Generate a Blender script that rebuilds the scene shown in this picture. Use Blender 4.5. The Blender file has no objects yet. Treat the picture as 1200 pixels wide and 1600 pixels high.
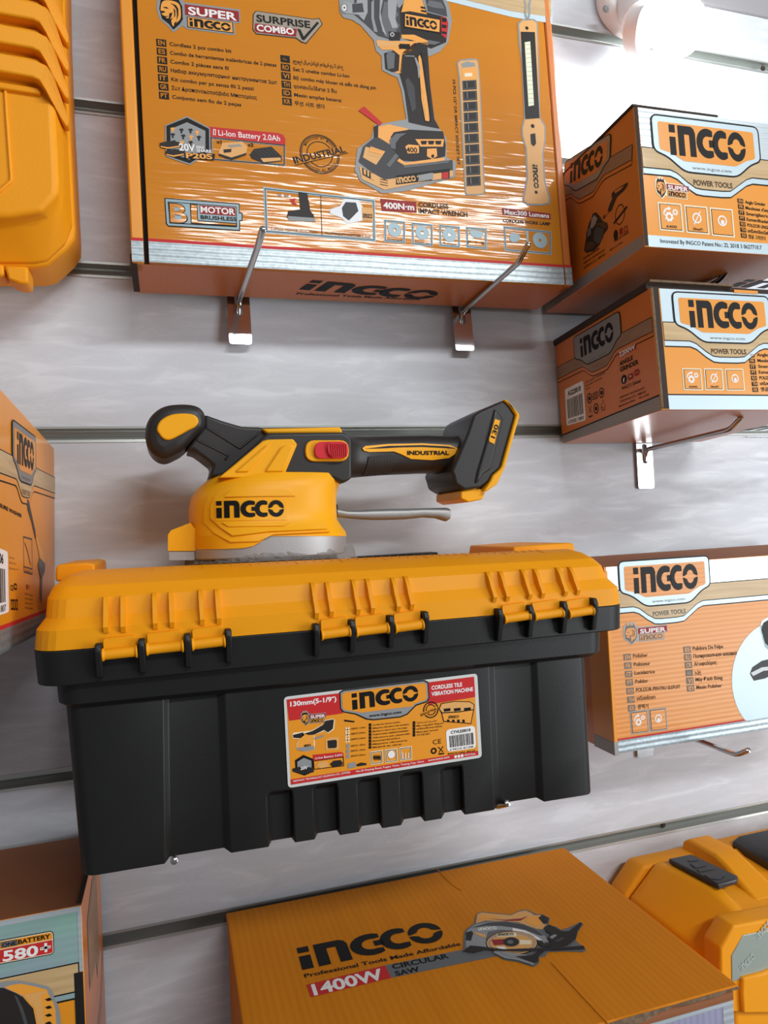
import bpy, bmesh, math, random
from mathutils import Vector, Matrix
from mathutils.geometry import tessellate_polygon

random.seed(4)
SC = bpy.context.scene
COL = SC.collection

# ------------------------------------------------------------------ camera
F_PX, YAW, PITCH, ROLL = 1102.66, 0.296, 0.02007, -0.04836
CAM_LOC = Vector((0.0, -0.68152, -0.10076))
fw = Vector((math.sin(YAW) * math.cos(PITCH), math.cos(YAW) * math.cos(PITCH), math.sin(PITCH)))
r0 = Vector((math.cos(YAW), -math.sin(YAW), 0))
u0 = r0.cross(fw)
cR, sR = math.cos(ROLL), math.sin(ROLL)
CR = cR * r0 + sR * u0
CU = -sR * r0 + cR * u0
cd = bpy.data.cameras.new('camera')
cam = bpy.data.objects.new('camera', cd)
COL.objects.link(cam)
cam.matrix_world = Matrix(((CR.x, CU.x, -fw.x, CAM_LOC.x), (CR.y, CU.y, -fw.y, CAM_LOC.y), (CR.z, CU.z, -fw.z, CAM_LOC.z), (0, 0, 0, 1)))
cd.sensor_fit = 'VERTICAL'
cd.sensor_height = 36.0
cd.lens = F_PX / 1600 * 36.0
cd.clip_start = 0.01
SC.camera = cam

# ------------------------------------------------------------------ light and exposure
SC.view_settings.view_transform = 'Standard'
SC.view_settings.look = 'None'
SC.view_settings.exposure = 0.1
SC.view_settings.gamma = 1.0
SC.view_settings.use_curve_mapping = False
W = bpy.data.worlds.new('room_light')
SC.world = W
W.use_nodes = True
nt = W.node_tree
bg = nt.nodes['Background']
tc = nt.nodes.new('ShaderNodeTexCoord')
sp = nt.nodes.new('ShaderNodeSeparateXYZ')
mr = nt.nodes.new('ShaderNodeMapRange')
mr.inputs[1].default_value = -0.6
mr.inputs[2].default_value = 0.8
cr = nt.nodes.new('ShaderNodeValToRGB')
cr.color_ramp.elements[0].color = (0.36, 0.35, 0.37, 1)
cr.color_ramp.elements[1].color = (0.60, 0.63, 0.68, 1)
nt.links.new(tc.outputs['Generated'], sp.inputs[0])
nt.links.new(sp.outputs['Z'], mr.inputs[0])
nt.links.new(mr.outputs[0], cr.inputs[0])
nt.links.new(cr.outputs[0], bg.inputs[0])
WORLD_STRENGTH = 0.37
bg.inputs[1].default_value = WORLD_STRENGTH


def area(name, loc, target, sx, sy, power, color):
    l = bpy.data.lights.new(name, 'AREA')
    l.shape = 'RECTANGLE'
    l.size, l.size_y = sx, sy
    l.energy = power
    l.color = color
    o = bpy.data.objects.new(name, l)
    COL.objects.link(o)
    o.location = loc
    o.rotation_euler = (Vector(target) - Vector(loc)).to_track_quat('-Z', 'Y').to_euler()
    return o


# the long ceiling tube of the shop, behind and above the photographer
TUBE = area('ceiling_tube_light', (0.95, -2.25, 1.36), (0.3, 0.0, 0.0), 1.75, 0.11, 37.0, (0.98, 0.99, 1.0))
# added fill light with no visible source, low and wide on the right
FILL = area('front_fill_light', (2.5, -2.0, -0.25), (0.25, 0.0, -0.2), 1.2, 1.7, 48.0, (0.94, 0.97, 1.0))


# ------------------------------------------------------------------ photo measuring: pixel -> ray -> real plane
def ray(px, py):
    return ((px - 600) / F_PX) * CR - ((py - 800) / F_PX) * CU + fw


def at(px, py, y):
    d = ray(px, py)
    return CAM_LOC + d * ((y - CAM_LOC.y) / d.y)


def ax(px, py, x):
    d = ray(px, py)
    return CAM_LOC + d * ((x - CAM_LOC.x) / d.x)


def Z(x0, y0, s):
    return lambda pts: [(x0 + p[0] / s, y0 + p[1] / s) for p in pts]


# ------------------------------------------------------------------ materials
def lin(c):
    return tuple(((v / 255) / 12.92 if v / 255 <= 0.04045 else ((v / 255 + 0.055) / 1.055) ** 2.4) for v in c)


def mat(name, rgb, rough=0.5, metal=0.0, spec=0.5, coat=0.0, coat_rough=0.1, coat_bump=None, bump=None, var=None, emis=0.0, trans=0.0):
    """bump=(kind, scale vector, strength, distance); var=(scale vector, second rgb, contrast)"""
    m = bpy.data.materials.new(name)
    m.use_nodes = True
    n, l = m.node_tree.nodes, m.node_tree.links
    b = n['Principled BSDF']
    b.inputs['Base Color'].default_value = (*lin(rgb), 1)
    b.inputs['Roughness'].default_value = rough
    b.inputs['Metallic'].default_value = metal
    b.inputs['Specular IOR Level'].default_value = spec
    b.inputs['Coat Weight'].default_value = coat
    b.inputs['Coat Roughness'].default_value = coat_rough
    b.inputs['Transmission Weight'].default_value = trans
    if emis:
        b.inputs['Emission Color'].default_value = (*lin(rgb), 1)
        b.inputs['Emission Strength'].default_value = emis
    t = n.new('ShaderNodeTexCoord')
    if var:
        mp = n.new('ShaderNodeMapping')
        mp.inputs['Scale'].default_value = var[0]
        nz = n.new('ShaderNodeTexNoise')
        nz.inputs['Scale'].default_value = 1.0
        nz.inputs['Detail'].default_value = 4.0
        rp = n.new('ShaderNodeValToRGB')
        k = var[2]
        rp.color_ramp.elements[0].position = 0.5 - k
        rp.color_ramp.elements[1].position = 0.5 + k
        rp.color_ramp.elements[0].color = (*lin(rgb), 1)
        rp.color_ramp.elements[1].color = (*lin(var[1]), 1)
        l.new(t.outputs['Object'], mp.inputs[0])
        l.new(mp.outputs[0], nz.inputs[0])
        l.new(nz.outputs[0], rp.inputs[0])
        l.new(rp.outputs[0], b.inputs['Base Color'])
    if coat_bump:
        mp = n.new('ShaderNodeMapping')
        mp.inputs['Scale'].default_value = coat_bump[0]
        tx = n.new('ShaderNodeTexNoise')
        tx.inputs['Scale'].default_value = 1.0
        tx.inputs['Detail'].default_value = 1.0
        tx.inputs['Roughness'].default_value = 0.65
        bp = n.new('ShaderNodeBump')
        bp.inputs['Strength'].default_value = coat_bump[1]
        bp.inputs['Distance'].default_value = coat_bump[2]
        l.new(t.outputs['Object'], mp.inputs[0])
        l.new(mp.outputs[0], tx.inputs[0])
        l.new(tx.outputs[0], bp.inputs['Height'])
        l.new(bp.outputs[0], b.inputs['Coat Normal'])
    if bump:
        mp = n.new('ShaderNodeMapping')
        mp.inputs['Scale'].default_value = bump[1]
        l.new(t.outputs['Object'], mp.inputs[0])
        if bump[0] == 'noise':
            tx = n.new('ShaderNodeTexNoise')
            tx.inputs['Scale'].default_value = 1.0
            tx.inputs['Detail'].default_value = 3.0
            out = tx.outputs[0]
        else:
            tx = n.new('ShaderNodeTexWave')
            tx.wave_type = 'BANDS'
            tx.bands_direction = bump[0][-1].upper()
            tx.inputs['Scale'].default_value = 1.0
            tx.inputs['Distortion'].default_value = 1.2
            tx.inputs['Detail'].default_value = 2.0
            tx.inputs['Detail Scale'].default_value = 0.6
            out = tx.outputs['Fac']
        l.new(mp.outputs[0], tx.inputs[0])
        bp = n.new('ShaderNodeBump')
        bp.inputs['Strength'].default_value = bump[2]
        bp.inputs['Distance'].default_value = bump[3]
        l.new(out, bp.inputs['Height'])
        l.new(bp.outputs[0], b.inputs['Normal'])
    return m


FLUTE_Z = ('wave_z', (30, 30, 60), 0.35, 0.0006)
FINE = ('noise', (900, 900, 900), 0.12, 0.0003)
M = {}
M['orange_print'] = mat('orange_print', (206, 128, 6), 0.55, spec=0.2, coat=0.45, coat_rough=0.09, coat_bump=((18, 18, 230), 0.3, 0.0009), bump=('wave_z', (30, 30, 60), 0.06, 0.0004), var=((4, 4, 30), (200, 121, 5), 0.25))
M['orange_gloss'] = mat('orange_gloss', (230, 146, 18), 0.45, coat=0.3, coat_rough=0.2, bump=FINE)
M['orange_side'] = mat('orange_side', (208, 114, 32), 0.42, coat=0.4, coat_rough=0.22, bump=('wave_y', (20, 60, 20), 0.15, 0.0004))
M['orange_bottom'] = mat('orange_bottom', (204, 112, 42), 0.36, coat=0.3, coat_rough=0.15, bump=('wave_x', (60, 20, 20), 0.12, 0.0004))
M['orange_pale'] = mat('orange_pale', (226, 146, 62), 0.46, spec=0.3, coat=0.28, coat_rough=0.2, coat_bump=((10, 10, 160), 0.25, 0.001), bump=('wave_z', (30, 30, 70), 0.34, 0.0008), var=((5, 5, 60), (226, 150, 80), 0.3))
M['kraft_orange'] = mat('kraft_orange', (214, 130, 20), 0.7, spec=0.2, bump=('wave_x', (55, 6, 10), 0.2, 0.0005), var=((60, 4, 20), (204, 121, 17), 0.3))
M['kraft_brown'] = mat('kraft_brown', (150, 92, 52), 0.7, bump=('wave_z', (20, 20, 60), 0.3, 0.0005), var=((8, 30, 40), (138, 82, 44), 0.3))
M['board_edge'] = mat('board_edge', (128, 104, 80), 0.85, var=((300, 300, 300), (92, 72, 54), 0.2))
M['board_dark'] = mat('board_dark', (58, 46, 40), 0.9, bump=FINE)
M['void'] = mat('void', (18, 15, 13), 0.95)  # near-black colour put in for the shade inside carton gaps
M['ink'] = mat('ink', (22, 20, 19), 0.45, spec=0.18)
M['ink_soft'] = mat('ink_soft', (84, 62, 44), 0.5, spec=0.18)
M['ink_grey'] = mat('ink_grey', (120, 116, 108), 0.5, spec=0.18)
M['red'] = mat('red', (196, 46, 46), 0.45, spec=0.18)
M['red_deep'] = mat('red_deep', (150, 40, 40), 0.45, spec=0.18)
M['white'] = mat('white', (236, 232, 228), 0.5)
M['cream'] = mat('cream', (238, 222, 188), 0.5)
M['grey_print'] = mat('grey_print', (140, 142, 142), 0.5)
M['grey_dark'] = mat('grey_dark', (74, 74, 76), 0.5, spec=0.18)
M['grey_mid'] = mat('grey_mid', (106, 108, 110), 0.5, spec=0.18)
M['taupe'] = mat('taupe', (156, 142, 124), 0.45)
M['foil'] = mat('foil', (150, 160, 163), 0.42, metal=0.7, bump=FLUTE_Z, var=((300, 300, 300), (176, 188, 192), 0.2))
M['foil_line'] = mat('foil_line', (176, 192, 198), 0.46, metal=0.55, bump=FINE)
M['foil_frame'] = mat('foil_frame', (138, 158, 164), 0.5, metal=0.4, bump=FINE)
M['silver_dull'] = mat('silver_dull', (150, 146, 142), 0.5, metal=0.4)
M['holo'] = mat('holo', (218, 222, 232), 0.3, metal=0.55, bump=('wave_z', (30, 30, 60), 0.3, 0.0006), var=((14, 14, 22), (196, 216, 214), 0.25))
M['holo_green'] = mat('holo_green', (140, 208, 162), 0.4, metal=0.35, bump=('wave_z', (30, 30, 60), 0.2, 0.0005), var=((9, 9, 14), (172, 160, 206), 0.22))
M['holo_violet'] = mat('holo_violet', (168, 164, 204), 0.34, metal=0.5, bump=('wave_x', (60, 60, 20), 0.3, 0.0005), var=((16, 16, 20), (206, 206, 226), 0.25))
M['wood'] = mat('wood', (206, 176, 128), 0.5, coat=0.2, var=((14, 14, 240), (184, 152, 104), 0.2))
M['wood_dark'] = mat('wood_dark', (160, 124, 96), 0.5, var=((14, 30, 240), (140, 106, 80), 0.2))
M['pic_orange'] = mat('pic_orange', (236, 158, 52), 0.45)
M['pic_tan'] = mat('pic_tan', (222, 164, 92), 0.5)
M['pic_steel'] = mat('pic_steel', (150, 152, 154), 0.35, metal=0.3)
M['pic_black'] = mat('pic_black', (44, 40, 38), 0.45, spec=0.18)
M['led'] = mat('led', (226, 228, 196), 0.5)
M['tool_yellow'] = mat('tool_yellow', (240, 168, 14), 0.42, spec=0.3, bump=FINE)
M['box_yellow'] = mat('box_yellow', (232, 152, 8), 0.5, spec=0.25, bump=('noise', (260, 260, 260), 0.1, 0.0006))
M['case_yellow'] = mat('case_yellow', (238, 156, 20), 0.5, spec=0.25, bump=('noise', (700, 700, 700), 0.25, 0.0004))
M['tool_black'] = mat('tool_black', (36, 33, 31), 0.46, bump=FINE)
M['grip_black'] = mat('grip_black', (44, 41, 39), 0.55, bump=('wave_x', (220, 10, 10), 0.5, 0.0008))
M['box_black'] = mat('box_black', (26, 26, 25), 0.46, spec=0.32, bump=('noise', (600, 600, 600), 0.12, 0.0004))
M['rubber'] = mat('rubber', (22, 22, 23), 0.5)
M['switch_red'] = mat('switch_red', (206, 38, 52), 0.34)
M['cast_silver'] = mat('cast_silver', (170, 171, 172), 0.5, metal=0.6, bump=('noise', (1400, 1400, 1400), 0.35, 0.0004))
M['lever_silver'] = mat('lever_silver', (150, 150, 148), 0.48, metal=0.65, bump=('noise', (1600, 1600, 1600), 0.3, 0.0004))
M['chrome'] = mat('chrome', (228, 228, 228), 0.16, metal=1.0)
M['chrome_rod'] = mat('chrome_rod', (190, 184, 180), 0.14, metal=1.0)
M['aluminium'] = mat('aluminium', (184, 188, 184), 0.36, metal=0.6, bump=('noise', (6, 200, 300), 0.15, 0.0004))
M['plate_grey'] = mat('plate_grey', (164, 176, 166), 0.42, metal=0.4, bump=('noise', (300, 300, 300), 0.2, 0.0004))
M['plate_relief'] = mat('plate_relief', (184, 196, 188), 0.42, metal=0.4)
M['latch_black'] = mat('latch_black', (44, 44, 46), 0.4, bump=FINE)
M['label_border'] = mat('label_border', (206, 207, 203), 0.5)
M['porcelain'] = mat('porcelain', (248, 248, 248), 0.4)
M['lamp_ring'] = mat('lamp_ring', (222, 186, 158), 0.4)
M['band_grey'] = mat('band_grey', (150, 148, 150), 0.7, bump=('noise', (500, 500, 500), 0.5, 0.001))
BULB = 70.0
M['bulb_glow'] = mat('bulb_glow', (250, 253, 255), 0.3, emis=BULB)

# clear film: thin, glossy, mostly see-through
m = bpy.data.materials.new('clear_film')
m.use_nodes = True
n, l = m.node_tree.nodes, m.node_tree.links
pb = n['Principled BSDF']
pb.inputs['Base Color'].default_value = (0.75, 0.75, 0.74, 1)
pb.inputs['Roughness'].default_value = 0.08
tr = n.new('ShaderNodeBsdfTransparent')
mx = n.new('ShaderNodeMixShader')
mx.inputs[0].default_value = 0.45
l.new(tr.outputs[0], mx.inputs[1])
l.new(pb.outputs[0], mx.inputs[2])
l.new(mx.outputs[0], n['Material Output'].inputs[0])
nz = n.new('ShaderNodeTexNoise')
nz.inputs['Scale'].default_value = 260
bp = n.new('ShaderNodeBump')
bp.inputs['Strength'].default_value = 0.9
bp.inputs['Distance'].default_value = 0.002
l.new(nz.outputs[0], bp.inputs['Height'])
l.new(bp.outputs[0], pb.inputs['Normal'])
M['film'] = m

# slatwall laminate: pale lilac grey with lens-shaped sheen streaks
m = mat('slatwall_laminate', (202, 207, 213), 0.42)
n, l = m.node_tree.nodes, m.node_tree.links
pb = n['Principled BSDF']
t = n.new('ShaderNodeTexCoord')
mp = n.new('ShaderNodeMapping')
mp.inputs['Scale'].default_value = (15, 1, 80)
n1 = n.new('ShaderNodeTexNoise')
n1.inputs['Scale'].default_value = 1.0
n1.inputs['Detail'].default_value = 2.5
n1.inputs['Distortion'].default_value = 0.9
rp = n.new('ShaderNodeValToRGB')
e = rp.color_ramp.elements
e[0].position, e[0].color = 0.40, (*lin((200, 205, 211)), 1)
e[1].position, e[1].color = 0.64, (*lin((214, 219, 225)), 1)
for p, c in ((0.46, (204, 209, 215)), (0.47, (200, 205, 211)), (0.54, (208, 213, 219)), (0.548, (203, 208, 214)), (0.60, (210, 215, 221))):
    q = e.new(p)
    q.color = (*lin(c), 1)
l.new(t.outputs['Object'], mp.inputs[0])
l.new(mp.outputs[0], n1.inputs[0])
l.new(n1.outputs[0], rp.inputs[0])
l.new(rp.outputs[0], pb.inputs['Base Color'])
mr2 = n.new('ShaderNodeMapRange')
mr2.inputs[1].default_value = 0.4
mr2.inputs[2].default_value = 0.62
mr2.inputs[3].default_value = 0.48
mr2.inputs[4].default_value = 0.42
l.new(n1.outputs[0], mr2.inputs[0])
l.new(mr2.outputs[0], pb.inputs['Roughness'])
M['laminate'] = m


# ------------------------------------------------------------------ object helpers
def tag(o, label=None, cat=None, group=None, kind=None):
    if label: o['label'] = label
    if cat: o['category'] = cat
    if group: o['group'] = group
    if kind: o['kind'] = kind
    return o


def empty(name, loc, label, cat, group=None, mtx=None):
    o = bpy.data.objects.new(name, None)
    o.empty_display_size = 0.02
    COL.objects.link(o)
    if mtx is not None:
        o.matrix_world = mtx
    else:
        o.location = loc
    return tag(o, label, cat, group)


def link(name, bm, mats, parent=None, smooth=False, bevel=0.0, seg=2, label=None, kind=None, angle=35):
    me = bpy.data.meshes.new(name)
    bmesh.ops.recalc_face_normals(bm, faces=bm.faces) if smooth != 'flat' else None
    bm.to_mesh(me)
    bm.free()
    for k in (mats if isinstance(mats, (list, tuple)) else [mats]):
        me.materials.append(M[k])
    o = bpy.data.objects.new(name, me)
    COL.objects.link(o)
    if parent is not None:
        o.parent = parent
    if smooth is True:
        for p in me.polygons:
            p.use_smooth = True
        try:
            me.set_sharp_from_angle(angle=math.radians(angle))
        except Exception:
            pass
    if bevel:
        md = o.modifiers.new('bevel', 'BEVEL')
        md.width = bevel
        md.segments = seg
        md.limit_method = 'ANGLE'
        md.angle_limit = math.radians(30)
        md.harden_normals = False
        for p in me.polygons:
            p.use_smooth = True
        try:
            me.set_sharp_from_angle(angle=math.radians(50))
        except Exception:
            pass
    return tag(o, label, None, None, kind)


def add_box(bm, x0, x1, y0, y1, z0, z1, mi=0):
    v = [bm.verts.new((x, y, z)) for x in (x0, x1) for y in (y0, y1) for z in (z0, z1)]
    for f in ((0, 1, 3, 2), (4, 6, 7, 5), (0, 4, 5, 1), (2, 3, 7, 6), (0, 2, 6, 4), (1, 5, 7, 3)):
        bm.faces.new([v[i] for i in f]).material_index = mi


def add_prism(bm, pts, y0, y1, mi=0):
    """pts: list of (x, z); extruded from y0 to y1"""
    a = [bm.verts.new((p[0], y0, p[1])) for p in pts]
    b = [bm.verts.new((p[0], y1, p[1])) for p in pts]
    n_ = len(pts)
    bm.faces.new(a).material_index = mi
    bm.faces.new(b[::-1]).material_index = mi
    for i in range(n_):
        j = (i + 1) % n_
        bm.faces.new((a[i], b[i], b[j], a[j])).material_index = mi


def add_loft(bm, rings, mi=0, cap=True):
    vs = [[bm.verts.new(p) for p in r] for r in rings]
    n_ = len(rings[0])
    for a, b in zip(vs, vs[1:]):
        for i in range(n_):
            j = (i + 1) % n_
            bm.faces.new((a[i], a[j], b[j], b[i])).material_index = mi
    if cap:
        bm.faces.new(vs[0][::-1]).material_index = mi
        bm.faces.new(vs[-1]).material_index = mi


def add_tube(bm, path, r, seg=12, mi=0):
    path = [Vector(p) for p in path]
    rings = []
    prev = None
    for i, p in enumerate(path):
        d = (path[min(i + 1, len(path) - 1)] - path[max(i - 1, 0)]).normalized()
        if prev is None:
            a = d.orthogonal().normalized()
        else:
            a = (prev - d * prev.dot(d)).normalized()
        prev = a
        b = d.cross(a)
        rr = r[i] if isinstance(r, (list, tuple)) else r
        rings.append([p + rr * (math.cos(2 * math.pi * k / seg) * a + math.sin(2 * math.pi * k / seg) * b) for k in range(seg)])
    add_loft(bm, rings, mi)


def xz(pts, y):
    """photo outline -> (x, z) on the real plane y"""
    return [(q.x, q.z) for q in (at(px, py, y) for px, py in pts)]


def smooth_path(pts, n=6):
    """Catmull-Rom through 3-D points"""
    pts = [Vector(p) for p in pts]
    out = []
    for i in range(len(pts) - 1):
        p0, p1, p2, p3 = pts[max(i - 1, 0)], pts[i], pts[i + 1], pts[min(i + 2, len(pts) - 1)]
        for k in range(n):
            t_ = k / n
            out.append(0.5 * ((2 * p1) + (p2 - p0) * t_ + (2 * p0 - 5 * p1 + 4 * p2 - p3) * t_ ** 2 + (3 * p1 - p0 - 3 * p2 + p3) * t_ ** 3))
    out.append(pts[-1])
    return out


def curve2(pts, n=5, closed=True):
    """round a 2-D outline with Catmull-Rom"""
    m_ = len(pts)
    out = []
    rng = range(m_) if closed else range(m_ - 1)
    for i in rng:
        g = (lambda k: pts[k % m_]) if closed else (lambda k: pts[min(max(k, 0), m_ - 1)])
        p0, p1, p2, p3 = g(i - 1), g(i), g(i + 1), g(i + 2)
        for k in range(n):
            t_ = k / n
            out.append(tuple(0.5 * (2 * p1[a] + (p2[a] - p0[a]) * t_ + (2 * p0[a] - 5 * p1[a] + 4 * p2[a] - p3[a]) * t_ ** 2 + (3 * p1[a] - p0[a] - 3 * p2[a] + p3[a]) * t_ ** 3) for a in (0, 1)))
    if not closed:
        out.append(tuple(pts[-1]))
    return out


def round_poly(pts, r, n=4):
    out = []
    m_ = len(pts)
    for i in range(m_):
        p, a, b = Vector(pts[i]), Vector(pts[i - 1]), Vector(pts[(i + 1) % m_])
        da, db = (a - p), (b - p)
        rr = min(r, da.length * 0.45, db.length * 0.45)
        A, B = p + da.normalized() * rr, p + db.normalized() * rr
        for k in range(n + 1):
            t_ = k / n
            q = A * (1 - t_) ** 2 + p * 2 * t_ * (1 - t_) + B * t_ ** 2
            out.append((q.x, q.y))
    return out


def inset(pts, d):
    """shrink a 2-D outline by d (negative grows)"""
    area_ = sum(pts[i - 1][0] * pts[i][1] - pts[i][0] * pts[i - 1][1] for i in range(len(pts)))
    s = 1 if area_ > 0 else -1
    out = []
    m_ = len(pts)
    for i in range(m_):
        p = Vector(pts[i])
        a = (p - Vector(pts[i - 1]))
        b = (Vector(pts[(i + 1) % m_]) - p)
        if a.length < 1e-9 or b.length < 1e-9:
            out.append(tuple(p))
            continue
        a.normalize(); b.normalize()
        na, nb = Vector((-a.y, a.x)) * s, Vector((-b.y, b.x)) * s
        k = na + nb
        den = max(0.35, 1 + na.dot(nb))
        q = p + k * d / den
        out.append((q.x, q.y))
    return out


# ------------------------------------------------------------------ printed artwork on flat faces
class Face:
    """a flat face: matrix (local->world of its thing), origin, u, v and outward normal in the thing's local space"""
    def __init__(s, mtx, o, u, v):
        s.m, s.o, s.u, s.v = mtx, Vector(o), Vector(u).normalized(), Vector(v).normalized()
        s.n = s.u.cross(s.v)
        s.inv = mtx.inverted()

    def px(s, x, y):
        c = s.inv @ CAM_LOC
        d = s.inv.to_3x3() @ ray(x, y)
        t_ = (s.o - c).dot(s.n) / d.dot(s.n)
        q = c + d * t_ - s.o
        return Vector((q.dot(s.u), q.dot(s.v)))

    def pt(s, uv, h):
        return s.o + s.u * uv[0] + s.v * uv[1] + s.n * h


LAYER = 0.00012
_txt = {}


def text_tris(body, bold):
    bold = min(bold, 0.03)
    key = (body, bold)
    if key in _txt:
        return _txt[key]
    c = bpy.data.curves.new('t', 'FONT')
    c.body = body
    c.size = 1.0
    c.offset = bold
    c.resolution_u = 3
    ob = bpy.data.objects.new('t', c)
    COL.objects.link(ob)
    dg = bpy.context.evaluated_depsgraph_get()
    me = ob.evaluated_get(dg).to_mesh()
    vs = [(v.co.x, v.co.y) for v in me.vertices]
    fs = [tuple(p.vertices) for p in me.polygons]
    ob.evaluated_get(dg).to_mesh_clear()
    bpy.data.objects.remove(ob)
    bpy.data.curves.remove(c)
    _txt[key] = (vs, fs)
    return vs, fs


def arc(cx, cy, rx, ry, a0, a1, n=14):
    return [(cx + rx * math.cos(math.radians(a0 + (a1 - a0) * k / n)), cy + ry * math.sin(math.radians(a0 + (a1 - a0) * k / n))) for k in range(n + 1)]


LOGO = [
    [(0.0, 0.0), (0.27, 0.0), (0.27, 0.60), (0.0, 0.60)],
    [(0.0, 0.74), (0.27, 0.74), (0.27, 1.0), (0.0, 1.0)],
    [(0.39, 0.0), (0.67, 0.0), (0.67, 0.72), (0.88, 0.72), (0.90, 0.70), (0.90, 0.0), (1.18, 0.0), (1.18, 0.78), (1.12, 0.93), (1.0, 1.0), (0.39, 1.0)],
    arc(1.72, 0.5, 0.5, 0.5, 58, 302) + [(1.98, 0.26)] + arc(1.74, 0.5, 0.24, 0.24, 288, 72, 12) + [(1.98, 0.74)],
    [(1.80, 0.38), (2.03, 0.38), (2.03, 0.62), (1.80, 0.62)],
    arc(2.40, 0.5, 0.44, 0.5, 58, 302) + [(2.64, 0.26)] + arc(2.42, 0.5, 0.20, 0.24, 288, 72, 12) + [(2.64, 0.74)],
    arc(3.10, 0.53, 0.42, 0.47, 0, 180, 16) + [(2.76, 0.53)] + arc(3.10, 0.55, 0.19, 0.21, 168, 12, 10) + [(3.44, 0.53)],
    arc(3.10, 0.47, 0.42, 0.47, 180, 360, 16) + [(3.44, 0.47)] + arc(3.10, 0.45, 0.19, 0.21, -12, -168, 10) + [(2.76, 0.47)],
]
LOGO_W = 3.52


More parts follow.
